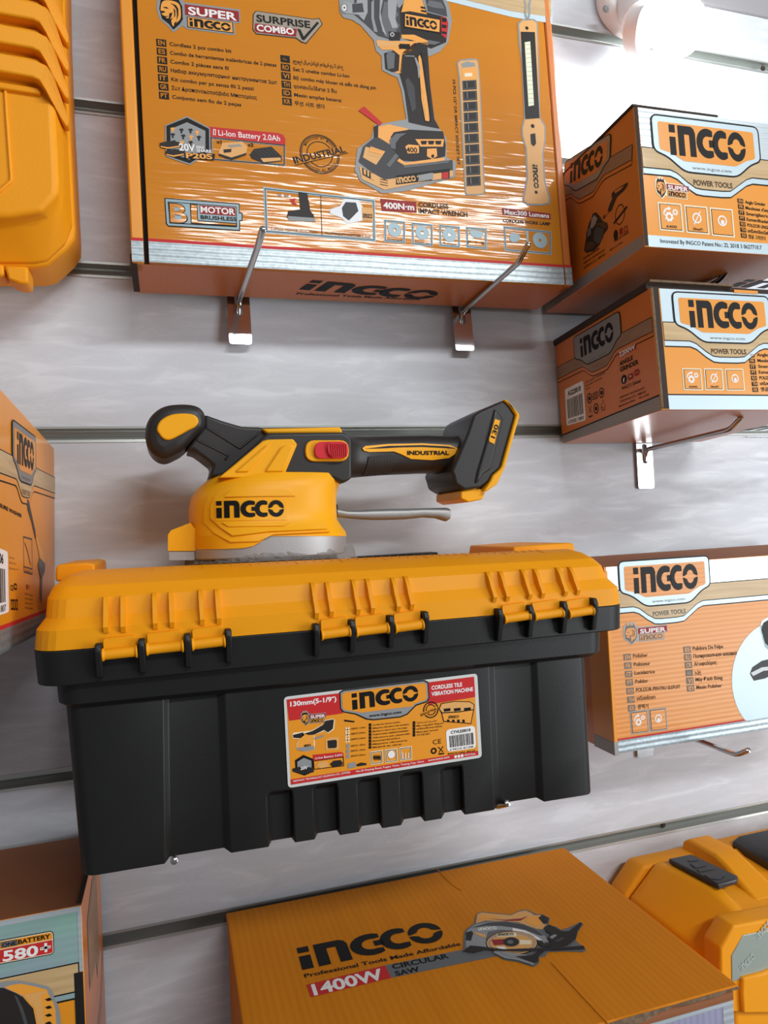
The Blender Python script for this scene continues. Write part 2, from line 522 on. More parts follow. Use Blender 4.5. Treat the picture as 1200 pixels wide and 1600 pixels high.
class Art:
    def __init__(s, face):
        s.f = face
        s.bms = {}

    def _bm(s, part, mname):
        if part not in s.bms:
            s.bms[part] = (bmesh.new(), [])
        bm, ml = s.bms[part]
        if mname not in ml:
            ml.append(mname)
        return bm, ml.index(mname)

    def uv(s, pts):
        return [tuple(s.f.px(*p)) for p in pts]

    def poly_uv(s, pts, mname, layer, part, holes=None):
        bm, mi = s._bm(part, mname)
        loops = [pts] + (holes or [])
        flat = [p for lp in loops for p in lp]
        tri = tessellate_polygon([[Vector((p[0], p[1], 0)) for p in lp] for lp in loops])
        vs = [bm.verts.new(s.f.pt(p, LAYER * (layer + 1))) for p in flat]
        for t_ in tri:
            a, b, c = (flat[i] for i in t_)
            cr_ = (b[0] - a[0]) * (c[1] - a[1]) - (b[1] - a[1]) * (c[0] - a[0])
            if abs(cr_) < 1e-14:
                continue
            idx = t_ if cr_ > 0 else t_[::-1]
            try:
                bm.faces.new([vs[i] for i in idx]).material_index = mi
            except ValueError:
                pass

    def poly(s, pts, mname, layer, part, r=0.0, smooth=False, hole=None):
        p = s.uv(pts)
        if smooth:
            p = curve2(p)
        if r:
            p = round_poly(p, r)
        s.poly_uv(p, mname, layer, part, [s.uv(hole)] if hole else None)
        return p

    def frame(s, pts, width, mname, layer, part, r=0.0):
        p = s.uv(pts)
        if r:
            p = round_poly(p, r)
        s.poly_uv(p, mname, layer, part, [inset(p, width)])

    def line(s, pts, width, mname, layer, part):
        p = s.uv(pts)
        s.line_uv(p, width, mname, layer, part)

    def line_uv(s, p, width, mname, layer, part):
        bm, mi = s._bm(part, mname)
        L, R = [], []
        for i, q in enumerate(p):
            q = Vector(q)
            d = (Vector(p[min(i + 1, len(p) - 1)]) - Vector(p[max(i - 1, 0)]))
            d.normalize()
            nn = Vector((-d.y, d.x)) * width / 2
            L.append(bm.verts.new(s.f.pt(q + nn, LAYER * (layer + 1))))
            R.append(bm.verts.new(s.f.pt(q - nn, LAYER * (layer + 1))))
        for i in range(len(p) - 1):
            bm.faces.new((L[i], R[i], R[i + 1], L[i + 1])).material_index = mi

    def circle(s, c, rad_px, mname, layer, part, hole=0.0, n=28, squash=1.0):
        cu = s.f.px(*c)
        r = (s.f.px(c[0] + rad_px, c[1]) - cu).length
        ring = [(cu.x + r * squash * math.cos(2 * math.pi * k / n), cu.y + r * math.sin(2 * math.pi * k / n)) for k in range(n)]
        h = [[(cu.x + (q[0] - cu.x) * hole, cu.y + (q[1] - cu.y) * hole) for q in ring]] if hole else None
        s.poly_uv(ring, mname, layer, part, h)

    def text_uv(s, body, a, b, h, mname, layer, part, bold=0.0):
        vs, fs = text_tris(body, bold)
        if not vs:
            return
        x0, x1 = min(v[0] for v in vs), max(v[0] for v in vs)
        a, b = Vector(a), Vector(b)
        U = (b - a) / max(1e-6, x1 - x0)
        V = Vector((-(b - a).y, (b - a).x)).normalized() * (h / 0.72)
        bm, mi = s._bm(part, mname)
        vv = [bm.verts.new(s.f.pt(a + U * (x - x0) + V * y, LAYER * (layer + 1))) for x, y in vs]
        for f in fs:
            try:
                bm.faces.new([vv[i] for i in f]).material_index = mi
            except ValueError:
                pass

    def T(s, body, p0, p1, h, mname='ink', layer=1, part='printed_text', bold=0.02):
        """text with its baseline from photo point p0 to p1 and cap height of h photo pixels"""
        a, b = s.f.px(*p0), s.f.px(*p1)
        hv = (s.f.px(p0[0], p0[1] - h) - a)
        d = (b - a).normalized()
        hh = abs(hv.x * -d.y + hv.y * d.x)
        s.text_uv(body, a, b, hh, mname, layer, part, bold)

    def logo_uv(s, a, b, h, mname, layer, part, slant=0.0):
        a, b = Vector(a), Vector(b)
        U = (b - a) / LOGO_W
        V = Vector((-(b - a).y, (b - a).x)).normalized() * h + (b - a).normalized() * slant * h
        for pl in LOGO:
            s.poly_uv([tuple(a + U * x + V * y) for x, y in pl], mname, layer, part)

    def logo(s, p0, p1, h, mname='ink', layer=2, part='brand_lettering', slant=0.0):
        a, b = s.f.px(*p0), s.f.px(*p1)
        hv = (s.f.px(p0[0], p0[1] - h) - a)
        d = (b - a).normalized()
        s.logo_uv(a, b, abs(hv.x * -d.y + hv.y * d.x), mname, layer, part, slant)

    def lang_rows(s, rows, badge0, step, bw, bh, text0, text_h, ends, badge='ink', letter='orange_gloss', ink='ink', layer=1, part='language_list'):
        """rows: (code, words); badge0: photo top-left of the first badge; step: per-row offset; ends: photo x where each row's words end;
        bw, bh, step are photo vectors"""
        for i, (code, words) in enumerate(rows):
            x, y = badge0[0] + step[0] * i, badge0[1] + step[1] * i
            q = [(x, y), (x + bw[0], y + bw[1]), (x + bw[0] + bh[0], y + bw[1] + bh[1]), (x + bh[0], y + bh[1])]
            s.poly(q, badge, layer, part)
            k = 0.16
            p0 = (x + bw[0] * k + bh[0] * 0.82, y + bw[1] * k + bh[1] * 0.82)
            p1 = (x + bw[0] * (1 - k) + bh[0] * 0.82, y + bw[1] * (1 - k) + bh[1] * 0.82)
            s.T(code, p0, p1, bh[1] * 0.66, letter, layer + 1, part, 0.02)
            tx, ty = text0[0] + step[0] * i, text0[1] + step[1] * i
            e_ = ends[i]
            s.T(words, (tx, ty), (e_, ty + (e_ - tx) * bw[1] / bw[0]), text_h, ink, layer, part, 0.012)

    def barcode(s, q, code, digits, layer=1, part='barcode_label', white='white', r=0.003):
        """q: photo corners TL, TR, BR, BL of the white label"""
        s.poly(q, white, layer, part, r=r)
        TL, TR, BR, BL = (s.f.px(*p) for p in q)

        def L(a, b):
            return (TL * (1 - a) + TR * a) * (1 - b) + (BL * (1 - a) + BR * a) * b
        rnd = random.Random(len(code) + 7)
        h = (BL - TL).length
        s.text_uv(code, L(0.16, 0.22), L(0.84, 0.22), h * 0.13, 'ink', layer + 1, part, 0.03)
        x = 0.1
        while x < 0.9:
            w_ = rnd.choice((0.012, 0.02, 0.03))
            s.poly_uv([tuple(L(x, 0.82)), tuple(L(x + w_, 0.82)), tuple(L(x + w_, 0.3)), tuple(L(x, 0.3))], 'ink', layer + 1, part)
            x += w_ + rnd.choice((0.012, 0.018, 0.026))
        s.text_uv(digits, L(0.1, 0.96), L(0.9, 0.96), h * 0.09, 'ink', layer + 1, part, 0.01)

    def finish(s, parent):
        for part, (bm, ml) in s.bms.items():
            link(part, bm, ml, parent, smooth='flat')
        s.bms = {}

# ================================================================== the setting
PITCH_Z = 0.15          # slat pitch of the wall
GH = 0.0115             # height of a groove opening
X0, X1 = -0.9, 1.9
bm = bmesh.new()
for k in range(-4, 5):                      # groove k has its top edge at z = -k * pitch
    top = -k * PITCH_Z + PITCH_Z - GH if k > -4 else None
    bot = -k * PITCH_Z
    if k == -4:
        continue
    add_box(bm, X0, X1, 0.0, 0.014, bot, top)
add_box(bm, X0, X1, 0.0, 0.014, -4 * PITCH_Z - 0.4, -4 * PITCH_Z - GH)
add_box(bm, X0, X1, 0.0140, 0.02, -4 * PITCH_Z - 0.4, 0.6)
wall = link('wall_back', bm, 'laminate', None, kind='structure')
for i, k in enumerate(range(-3, 5)):
    z = -k * PITCH_Z
    bm = bmesh.new()
    prof = [(-0.0008, z + 0.0016), (-0.0008, z - 0.0004), (0.0110, z - 0.0006), (0.0122, z - 0.0020), (0.0118, z - 0.0062),
            (0.0050, z - 0.0090), (-0.0004, z - 0.0104), (-0.0008, z - GH - 0.0014), (0.0, z - GH - 0.0014), (0.0004, z - GH),
            (0.0134, z - GH + 0.0002), (0.0134, z - 0.0002), (0.0, z - 0.0001), (0.0, z + 0.0016)]
    a = [bm.verts.new((X0, p[0], p[1])) for p in prof]
    b = [bm.verts.new((X1, p[0], p[1])) for p in prof]
    bm.faces.new(a[::-1]); bm.faces.new(b)
    for j in range(len(prof)):
        q = (j + 1) % len(prof)
        bm.faces.new((a[j], a[q], b[q], b[j]))
    t_ = link('trim_%d' % (i + 1), bm, 'aluminium', None, kind='structure')
    if k in (3, -3):
        sx, sz = ((1036, 1289), (1192, 107))[k < 0]
        c = at(sx, sz, 0.004)
        bm = bmesh.new()
        bmesh.ops.create_uvsphere(bm, u_segments=12, v_segments=8, radius=0.0032)
        bmesh.ops.scale(bm, verts=bm.verts, vec=(1, 0.6, 1))
        bmesh.ops.translate(bm, verts=bm.verts, vec=c)
        link('screw', bm, 'board_dark', t_, smooth=True, label='dark countersunk screw in the groove')
# plain grey strip across the top of the wall
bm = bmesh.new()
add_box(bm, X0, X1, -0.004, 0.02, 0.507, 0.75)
link('trim_9', bm, 'band_grey', None, kind='structure', bevel=0.002)


# ================================================================== chrome hooks
def hook(x, k, bend, tip, label, z0=None, name='slatwall_hook', tilt=0.0):
    """x on the wall, groove k; bend and tip are (y, z) of the rod"""
    zt = -k * PITCH_Z
    root = empty(name, (x, 0, zt - 0.028), label, 'hook', 'chrome slatwall hooks')
    z_ = zt - 0.0285 if z0 is None else z0
    L = lambda p: (p[0] - x, p[1], p[2] - (zt - 0.028))
    bm = bmesh.new()
    out = round_poly([(-0.0105, 0.022), (0.0105, 0.022), (0.0105, -0.0445), (-0.0105, -0.0445)], 0.003)
    sl = round_poly([(-0.0034, 0.006), (0.0034, 0.006), (0.0034, -0.016), (-0.0034, -0.016)], 0.0022)
    loops = [out, sl]
    flat = out + sl
    tri = tessellate_polygon([[Vector((p[0], p[1], 0)) for p in lp] for lp in loops])
    for y in (-0.0032, -0.0014):
        vs = [bm.verts.new((p[0], y - (0.022 - p[1]) * tilt, p[1])) for p in flat]
        for t3 in tri:
            bm.faces.new([vs[i] for i in t3])
        if y == -0.0032:
            front = vs
        else:
            n1, n2 = len(out), len(flat)
            for s_, e_ in ((0, n1), (n1, n2)):
                for i in range(s_, e_):
                    j = i + 1 if i + 1 < e_ else s_
                    bm.faces.new((front[i], front[j], vs[j], vs[i]))
    # bent lower lip of the plate
    pl = link('plate', bm, 'chrome', root, smooth=True, angle=25)
    bm = bmesh.new()
    add_box(bm, -0.009, 0.009, -0.0015, 0.0062, 0.0205, 0.0222)
    add_box(bm, -0.009, 0.009, 0.0052, 0.0066, 0.0205, 0.0248)
    link('groove_tongue', bm, 'chrome', root)
    bm = bmesh.new()
    p = [(x, -0.0026, z_ - 0.013), (x, -0.0036, z_ - 0.008), (x, -0.0052, z_ - 0.003), (x, -0.010, z_)]
    b = Vector((x, bend[0], bend[1]))
    t3 = Vector((x, tip[0], tip[1]))
    s = Vector((x, -0.010, z_))
    d1 = (b - s).normalized()
    d2 = (t3 - b).normalized()
    p += [tuple(b - d1 * 0.006)]
    for w in (0.25, 0.5, 0.75):
        q = (b - d1 * 0.006) * (1 - w) ** 2 + b * 2 * w * (1 - w) + (b + d2 * 0.006) * w ** 2
        p.append(tuple(q))
    p += [tuple(b + d2 * 0.006), tuple(t3 - d2 * 0.0012), tuple(t3), tuple(t3 + d2 * 0.0005)]
    r = [0.0025] * (len(p) - 2) + [0.0023, 0.0012]
    add_tube(bm, [L(q) for q in p], r, 14)
    link('rod', bm, 'chrome_rod', root, smooth=True, angle=40)
    return root


hook(0.0716, -1, (-0.160, 0.1120), (-0.188, 0.1125), 'chrome hook under the left half of the large impact wrench box', z0=0.119, tilt=0.11)
hook(0.3016, -1, (-0.132, 0.1240), (-0.151, 0.1335), 'chrome hook under the right end of the large impact wrench box', z0=0.119, tilt=0.10)
hook(0.5194, 0, (-0.1315, -0.0240), (-0.1465, -0.0145), 'chrome hook with bent rod under the lower angle grinder box', z0=-0.0285)
hook(0.5215, -1, (-0.128, 0.1225), (-0.1415, 0.1312), 'chrome hook whose tip shows under the upper angle grinder box', z0=0.119)
hook(0.4985, 2, (-0.1384, -0.3303), (-0.1535, -0.3215), 'chrome hook under the silver topped polisher box', z0=-0.3315)
hook(-0.0057, 2, (-0.185, -0.3150), (-0.199, -0.3100), 'chrome hook with its round tip below the left end of the black toolbox', z0=-0.3300)
hook(0.2300, 2, (-0.183, -0.3185), (-0.2035, -0.3090), 'chrome hook with its bent tip below the right end of the black toolbox', z0=-0.3330)


# ================================================================== cartons
def rot(t, yw, rl):
    t, yw, rl = math.radians(t), math.radians(yw), math.radians(rl)
    ct, st = math.cos(t), math.sin(t)
    rx = Matrix(((1, 0, 0), (0, ct, st), (0, -st, ct)))
    cz, sz = math.cos(yw), math.sin(yw)
    rz = Matrix(((cz, -sz, 0), (sz, cz, 0), (0, 0, 1)))
    c, s = math.cos(rl), math.sin(rl)
    ry = Matrix(((c, 0, s), (0, 1, 0), (-s, 0, c)))
    return (rz @ ry @ rx).to_4x4()


class Carton:
    """x 0..W, y -D..0 (back at 0), z 0..H in the thing's own space"""
    def __init__(s, name, o, dims, ang, label, cat='box', group=None, mats=None):
        s.W, s.D, s.H = dims
        s.m = Matrix.Translation(o) @ rot(*ang)
        s.root = empty(name, o, label, cat, group, s.m)
        if mats:
            s.body(mats)

    def body(s, mats, name='carton', x0=0, x1=None, y0=None, y1=0, z0=0, z1=None):
        """mats: left, right, front, back, bottom, top"""
        x1 = s.W if x1 is None else x1
        y0 = -s.D if y0 is None else y0
        z1 = s.H if z1 is None else z1
        bm = bmesh.new()
        add_box(bm, x0, x1, y0, y1, z0, z1)
        bm.faces.ensure_lookup_table()
        ml = []
        for f in bm.faces:
            c = f.calc_center_median()
            key = 0 if abs(c.x - x0) < 1e-6 else 1 if abs(c.x - x1) < 1e-6 else 2 if abs(c.y - y0) < 1e-6 else 3 if abs(c.y - y1) < 1e-6 else 4 if abs(c.z - z0) < 1e-6 else 5
            k = mats[key]
            if k not in ml:
                ml.append(k)
            f.material_index = ml.index(k)
        return link(name, bm, ml, s.root, bevel=0.0007)

    def slab(s, name, m_, x0, x1, y0, y1, z0, z1, bevel=0.0005, label=None):
        bm = bmesh.new()
        add_box(bm, x0, x1, y0, y1, z0, z1)
        return link(name, bm, m_, s.root, bevel=bevel, label=label)

    def face(s, which, off=0.0):
        f = {'front': ((0, -s.D - off, 0), (1, 0, 0), (0, 0, 1)), 'left': ((-off, 0, 0), (0, -1, 0), (0, 0, 1)),
             'right': ((s.W + off, 0, 0), (0, 1, 0), (0, 0, 1)), 'top': ((0, 0, s.H + off), (1, 0, 0), (0, 1, 0)),
             'bottom': ((0, 0, -off), (1, 0, 0), (0, -1, 0))}[which]
        return Face(s.m, *f)


def plate_header(a, TL, TR, u0, u1, vtop=None, top_mat=None, plate='foil_line', inner='orange_gloss', wood='wood', silver='foil_line',
                 url=True, layer=0, full=True, ink='ink', words='ink_soft', logo_mat='ink', bump=1.0):
    """the name plate with wood band under it; TL, TR photo corners of the plate; u0..u1 extent of the band on the face"""
    p, q = a.f.px(*TL), a.f.px(*TR)
    X = (q - p)
    S = X.length
    U, V = X.normalized(), Vector((-X.y, X.x)).normalized()

    def g(pts):
        return [tuple(p + U * (x * S) + V * (y * S)) for x, y in pts]
    ul = (u0 - p.x) / S / max(0.2, U.x)
    ur = (u1 - p.x) / S / max(0.2, U.x)
    B = 0.13 * bump
    if top_mat:
        tv = (vtop - p.y) / S
        a.poly_uv(g([(ul, -0.40), (ur, -0.40), (ur, tv), (ul, tv)]), top_mat, layer, 'printed_header')
    low = lambda b: [(ul, b), (0.14, b), (0.20, b - 0.02), (0.29, b - 0.085 * bump), (0.36, b - B * 0.95), (0.42, b - B), (0.60, b - B), (0.68, b - B * 0.95), (0.74, b - 0.085 * bump), (0.84, b - 0.02), (0.90, b), (ur, b)]
    for b, mname, ly in ((-0.475, ink, 1), (-0.465, silver, 2), (-0.425, ink, 3), (-0.417, wood, 4)):
        a.poly_uv(g(low(b) + [(ur, -0.27), (ul, -0.27)]), mname, layer + ly, 'printed_header')
    a.poly_uv(g([(ul, -0.27), (ur, -0.27), (ur, -0.262), (ul, -0.262)]), ink, layer + 4, 'printed_header')
    out = [(0.0, 0.0), (1.0, 0.0), (1.0, -0.29), (0.9, -0.325), (0.76, -0.435), (0.27, -0.435), (0.12, -0.325), (0.0, -0.29)]
    o2 = round_poly(g(out), 0.06 * S)
    a.poly_uv(o2, ink, layer + 5, 'brand_plate')
    a.poly_uv(inset(o2, 0.013 * S), plate, layer + 6, 'brand_plate')
    a.poly_uv(round_poly(g([(0.06, -0.055), (0.94, -0.055), (0.94, -0.27), (0.86, -0.29), (0.75, -0.345), (0.27, -0.345), (0.16, -0.29), (0.06, -0.27)]), 0.02 * S), inner, layer + 7, 'brand_plate')
    a.logo_uv(g([(0.155, -0.305)])[0], g([(0.855, -0.305)])[0], 0.235 * S, logo_mat, layer + 8, 'brand_plate')
    if url:
        a.text_uv('www.ingco.com', g([(0.34, -0.40)])[0], g([(0.70, -0.40)])[0], 0.026 * S, 'ink_grey', layer + 7, 'brand_plate')
        a.text_uv('POWER TOOLS', g([(0.34, -0.522)])[0], g([(0.70, -0.522)])[0], 0.042 * S, words, layer + 5, 'printed_header', 0.03)


def super_badge(a0, z, flip=1, lion='pic_orange', halo='grey_print', ink='ink', part='lion_emblem', ly=0):
    """emblem: crowned lion head beside a two-line name; z maps unit box (0..1, 0..0.62, y down) to photo pixels"""
    class _L:
        f = a0.f
        poly = staticmethod(lambda p, m_, l_, pt, **k: a0.poly(p, m_, l_ + ly, pt, **k))
        circle = staticmethod(lambda c, r, m_, l_, pt, **k: a0.circle(c, r, m_, l_ + ly, pt, **k))
        T = staticmethod(lambda s_, p0, p1, h, m_, l_, pt, b: a0.T(s_, p0, p1, h, m_, l_ + ly, pt, b))
        logo = staticmethod(lambda p0, p1, h, m_, l_, pt: a0.logo(p0, p1, h, m_, l_ + ly, pt))
    a = _L
    a.poly(z([(0.02, 0.1), (0.10, 0.0), (0.25, 0.0), (0.31, 0.09), (0.34, 0.15), (1.0, 0.15), (1.0, 0.36), (0.93, 0.37), (0.93, 0.56), (0.36, 0.56), (0.30, 0.52), (0.19, 0.64), (0.12, 0.55), (0.03, 0.46), (0.0, 0.30)]), halo, 1, part)
    a.poly(z([(0.06, 0.13), (0.10, 0.06), (0.15, 0.10), (0.18, 0.03), (0.21, 0.10), (0.26, 0.06), (0.28, 0.15), (0.31, 0.22), (0.31, 0.42), (0.27, 0.50), (0.19, 0.60), (0.14, 0.52), (0.06, 0.45), (0.035, 0.30)]), ink, 2, part)
    a.poly(z([(0.075, 0.19), (0.14, 0.155), (0.24, 0.165), (0.285, 0.23), (0.285, 0.40), (0.24, 0.48), (0.19, 0.55), (0.17, 0.47), (0.19, 0.42), (0.15, 0.44), (0.09, 0.42), (0.055, 0.36), (0.05, 0.29)]), lion, 3, part, smooth=True)
    for q in ([(0.045, 0.335), (0.085, 0.33), (0.105, 0.345), (0.075, 0.365), (0.05, 0.36)], [(0.075, 0.275), (0.12, 0.262), (0.15, 0.285), (0.115, 0.288)],
              [(0.15, 0.36), (0.19, 0.335), (0.175, 0.40), (0.125, 0.50), (0.105, 0.485), (0.145, 0.42)], [(0.06, 0.395), (0.10, 0.41), (0.14, 0.40), (0.10, 0.43), (0.065, 0.425)],
              [(0.17, 0.195), (0.235, 0.215), (0.262, 0.27), (0.258, 0.37), (0.235, 0.45), (0.242, 0.36), (0.238, 0.28), (0.215, 0.235)], [(0.205, 0.265), (0.225, 0.30), (0.222, 0.38), (0.205, 0.42), (0.21, 0.35)],
              [(0.205, 0.50), (0.235, 0.46), (0.225, 0.53), (0.195, 0.575)]):
        a.poly(z(q), ink, 4, part)
    for x in (0.10, 0.18, 0.26):
        a.circle(z([(x, 0.055)])[0], 0.018 * abs(z([(1, 0)])[0][0] - z([(0, 0)])[0][0]), lion, 4, part, n=8)
    a.poly(z([(0.34, 0.18), (0.985, 0.18), (0.985, 0.345), (0.34, 0.345)]), 'red_deep', 2, part)
    h = z([(0, 0.12)])[0][1] - z([(0, 0)])[0][1]
    a.T('SUPER', z([(0.38, 0.33)])[0], z([(0.96, 0.33)])[0], h, 'white', 3, part, 0.05)
    a.poly(z([(0.36, 0.365), (0.91, 0.365), (0.91, 0.535), (0.36, 0.535)]), ink, 2, part)
    a.poly(z([(0.37, 0.375), (0.90, 0.375), (0.90, 0.525), (0.37, 0.525)]), lion, 3, part)
    a.logo(z([(0.39, 0.515)])[0], z([(0.88, 0.515)])[0], h * 1.05, ink, 4, part)


def quad_map(TL, TR, BL):
    """unit square -> photo pixels (x right, y down, both in units of the top edge and left edge)"""
    def f(pts):
        return [(TL[0] + (TR[0] - TL[0]) * x + (BL[0] - TL[0]) * y, TL[1] + (TR[1] - TL[1]) * x + (BL[1] - TL[1]) * y) for x, y in pts]
    return f


def icon_gear(a, z, layer=3, part='feature_icons', m_='white'):
    for (cx, cy, r) in ((0.42, 0.5, 0.17), (0.72, 0.3, 0.11)):
        c = z([(cx, cy)])[0]
        R_ = abs(z([(cx + r, cy)])[0][0] - c[0])
        cu = a.f.px(*c)
        ru = (a.f.px(c[0] + R_, c[1]) - cu).length
        ring = [(cu.x + ru * (1.25 if (k // 2) % 2 else 1.0) * math.cos(math.pi * k / 16), cu.y + ru * (1.25 if (k // 2) % 2 else 1.0) * math.sin(math.pi * k / 16)) for k in range(32)]
        a.poly_uv(ring, m_, layer, part, [[(cu.x + ru * 0.5 * math.cos(math.pi * k / 8), cu.y + ru * 0.5 * math.sin(math.pi * k / 8)) for k in range(16)]])
    a.poly(z([(0.14, 0.42), (0.17, 0.28), (0.28, 0.17), (0.4, 0.14), (0.4, 0.08), (0.54, 0.17), (0.41, 0.26), (0.4, 0.21), (0.3, 0.24), (0.22, 0.34), (0.20, 0.44)]), m_, layer, part)


def icon_ring(a, z, layer=3, part='feature_icons', m_='white', slash=True):
    c = z([(0.5, 0.44)])[0]
    R_ = abs(z([(0.72, 0.44)])[0][0] - c[0])
    a.circle(c, R_, m_, layer, part, hole=0.72)
    if slash:
        a.line(z([(0.32, 0.72), (0.68, 0.16)]), (a.f.px(c[0] + R_, c[1]) - a.f.px(*c)).length * 0.22, m_, layer + 1, part)
    else:
        a.poly(z([(0.42, 0.42), (0.58, 0.42), (0.58, 0.58), (0.42, 0.58)]), m_, layer + 1, part)


def icon_box(a, TL, TR, BL, kind, words, inner='orange_gloss', rim='cream', part='feature_icons', m_='white'):
    z = quad_map(TL, TR, BL)
    a.poly(z([(-0.07, -0.06), (1.07, -0.06), (1.07, 1.06), (-0.07, 1.06)]), rim, 1, part, r=0.001)
    a.poly(z([(0, 0), (1, 0), (1, 1), (0, 1)]), 'ink', 2, part)
    a.poly(z([(0.025, 0.025), (0.975, 0.025), (0.975, 0.975), (0.025, 0.975)]), inner, 3, part)
    if kind == 'gear':
        icon_gear(a, z, 4, part, m_)
    elif kind == 'ring':
        icon_ring(a, z, 4, part, m_)
    elif kind == 'lock':
        icon_ring(a, z, 4, part, m_, False)
    if words:
        h = (z([(0, 0.1)])[0][1] - z([(0, 0)])[0][1])
        a.T(words, z([(0.25, 0.93)])[0], z([(0.75, 0.93)])[0], h, 'ink', 4, part)

# ================================================================== large impact wrench combo box
bx = Carton('combo_kit_box', (-0.0205, -0.014, 0.1205), (0.4078, 0.068, 0.32), (2.2, 0, -0.3),
            'largest orange box high on the wall, printed with impact wrench and work lamp')
bx.body(['orange_side', 'orange_side', 'void', 'kraft_brown', 'orange_bottom', 'orange_print'], x0=0.0012, x1=bx.W - 0.0012, y0=-bx.D + 0.0035)
fp = 0.0135
bx.slab('front_panel', 'orange_print', fp, bx.W - 0.0090, -bx.D, -bx.D + 0.004, 0.0002, bx.H)
bx.slab('side_flap', 'orange_gloss', 0.0, 0.0098, -bx.D + 0.0006, -bx.D + 0.02, 0.0, bx.H, 0.0015)
bx.slab('side_flap', 'orange_side', bx.W - 0.0084, bx.W, -bx.D - 0.0004, -bx.D + 0.02, 0.0, bx.H, 0.002)
fr = bx.face('front')
a = Art(fr)
zA, zB, zC = Z(220, 0, 3.529), Z(220, 160, 3.529), Z(500, 0, 3)
zD, zE = Z(0, 0, 2), Z(560, 280, 3.529)
P_ = 'front_artwork'
zl = lambda x: fr.px(x, 395).x
# bottom foil strip with red rule, on panel and on both flaps
for (xa, xb, off) in ((fp + 0.0002, bx.W - 0.0092, 0), (0.0004, 0.0096, -5), (bx.W - 0.0080, bx.W - 0.0004, 4)):
    vt = fr.px(500, 394).y
    a.poly_uv([(xa, 0.0005), (xb, 0.0005), (xb, vt), (xa, vt)], 'foil', 0 + (off != 0) * (-3 if off < 0 else 5), 'foil_strip')
    a.poly_uv([(xa, vt), (xb, vt), (xb, vt + 0.0026), (xa, vt + 0.0026)], 'red', 0 + (off != 0) * (-3 if off < 0 else 5), 'foil_strip')
# wood and foil corner at the top
a.poly([(660, -30), (863, 12), (863, 37), (800, 27), (703, 3), (660, -8)], 'foil_line', 1, 'printed_header')
a.poly([(670, -40), (861, -20), (861, 27), (800, 18), (706, -5)], 'wood', 2, 'printed_header')
# emblem, surprise badge
super_badge(a, quad_map((243, -17), (374, 0), (248, 84)))
a.poly(zA([(618, 80), (635, 60), (950, 105), (985, 100), (1003, 135), (912, 243), (885, 235), (855, 213), (635, 190), (616, 165)]), 'ink', 1, 'badge')
a.poly(zA([(622, 82), (637, 64), (950, 109), (983, 105), (998, 135), (910, 238), (888, 231), (857, 209), (637, 186), (620, 163)]), 'taupe', 2, 'badge')
a.poly(zA([(630, 130), (860, 162), (856, 205), (637, 180), (626, 165)]), 'red_deep', 3, 'badge')
a.T('SURPRISE', *zA([(638, 120), (936, 157)]), 11, 'ink', 3, 'badge', 0.06)
a.T('COMBO', *zA([(640, 172), (846, 194)]), 10, 'white', 4, 'badge', 0.06)
a.poly(zA([(862, 160), (880, 165), (898, 205), (972, 122), (982, 130), (900, 225), (888, 220)]), 'ink', 4, 'badge')
# language lists
rows = [('EN', 'Cordless 2 pcs combo kit'), ('ES', 'Combo de herramientas inalámbricas de 2 piezas'), ('FR', 'Combo 2 pièces sans fil'), ('RU', 'Набор аккумуляторных инструментов 2шт'),
        ('IT', 'Kit combo per pc senza fili 2 pezzi'), ('GR', 'Σετ Δραπανοκατσάβιδα Μπαταρίας'), ('PT', 'Conjunto sem fio de 2 peças')]
a.lang_rows(rows, (244, 60.7), (0.7, 13.75), (15.5, 1.8), (0.7, 11), (265, 71.5), 5.8, [362, 432, 357.5, 433, 396.5, 401.5, 377], letter='orange_print')
rows = [('ع', 'مجموعة لاسلكية مكونة من 2 قطع'), ('RO', 'Set 2 unelte combo Li-Ion'), ('VI', 'Bộ combo máy khoan và siết vít dùng pin'), ('TH', 'ชุดคอมโบไร้สาย 2 ชิ้น'), ('ID', 'Mesin amplas baterai'), ('KR', '무선 시트 샌더')]
a.lang_rows(rows, (438, 86), (0.6, 13.3), (14.5, 1.8), (0.7, 11), (457.5, 97.5), 5.6, [537, 546, 587.5, 526, 533.5, 507], letter='orange_print')
# battery share badge
hx = [(255, 78), (382, 143), (384, 275), (270, 347), (137, 300), (134, 128)]
a.poly(zB(hx), 'grey_print', 3, 'battery_badge')
p = a.poly(zB([(255, 86), (376, 148), (378, 270), (270, 338), (144, 295), (141, 132)]), 'ink', 4, 'battery_badge')
a.poly(zB([(255, 112), (356, 160), (356, 262), (268, 318), (165, 282), (163, 150)]), 'grey_print', 5, 'battery_badge')
rnd = random.Random(3)
for i in range(11):
    x, y = 180 + (i % 4) * 46 + rnd.uniform(-8, 8), 152 + (i // 4) * 34 + rnd.uniform(-4, 4) + (i % 4) * 5
    a.poly(zB([(x - 14, y - 8), (x + 6, y - 12), (x + 14, y - 2), (x + 4, y + 4), (x + 6, y + 16), (x - 4, y + 15), (x - 6, y + 3)]), 'pic_black' if i % 3 else 'pic_orange', 6, 'battery_badge')
for dy in (0, 44):
    a.poly(zB([(104 + dy * .7, 228 + dy), (150 + dy * .7, 216 + dy), (212 + dy * .7, 222 + dy), (222 + dy * .5, 250 + dy), (150 + dy * .7, 262 + dy), (108 + dy * .7, 250 + dy)]), 'pic_black', 7, 'battery_badge')
    a.poly(zB([(110 + dy * .7, 244 + dy), (150 + dy * .7, 252 + dy), (215 + dy * .5, 242 + dy), (215 + dy * .5, 249 + dy), (150 + dy * .7, 260 + dy), (110 + dy * .7, 250 + dy)]), 'pic_orange', 8, 'battery_badge')
a.T('20V', *zB([(212, 268), (300, 275)]), 11, 'white', 9, 'battery_badge', 0.05)
a.T('MAX', *zB([(306, 258), (350, 262)]), 4.5, 'white', 9, 'battery_badge', 0.04)
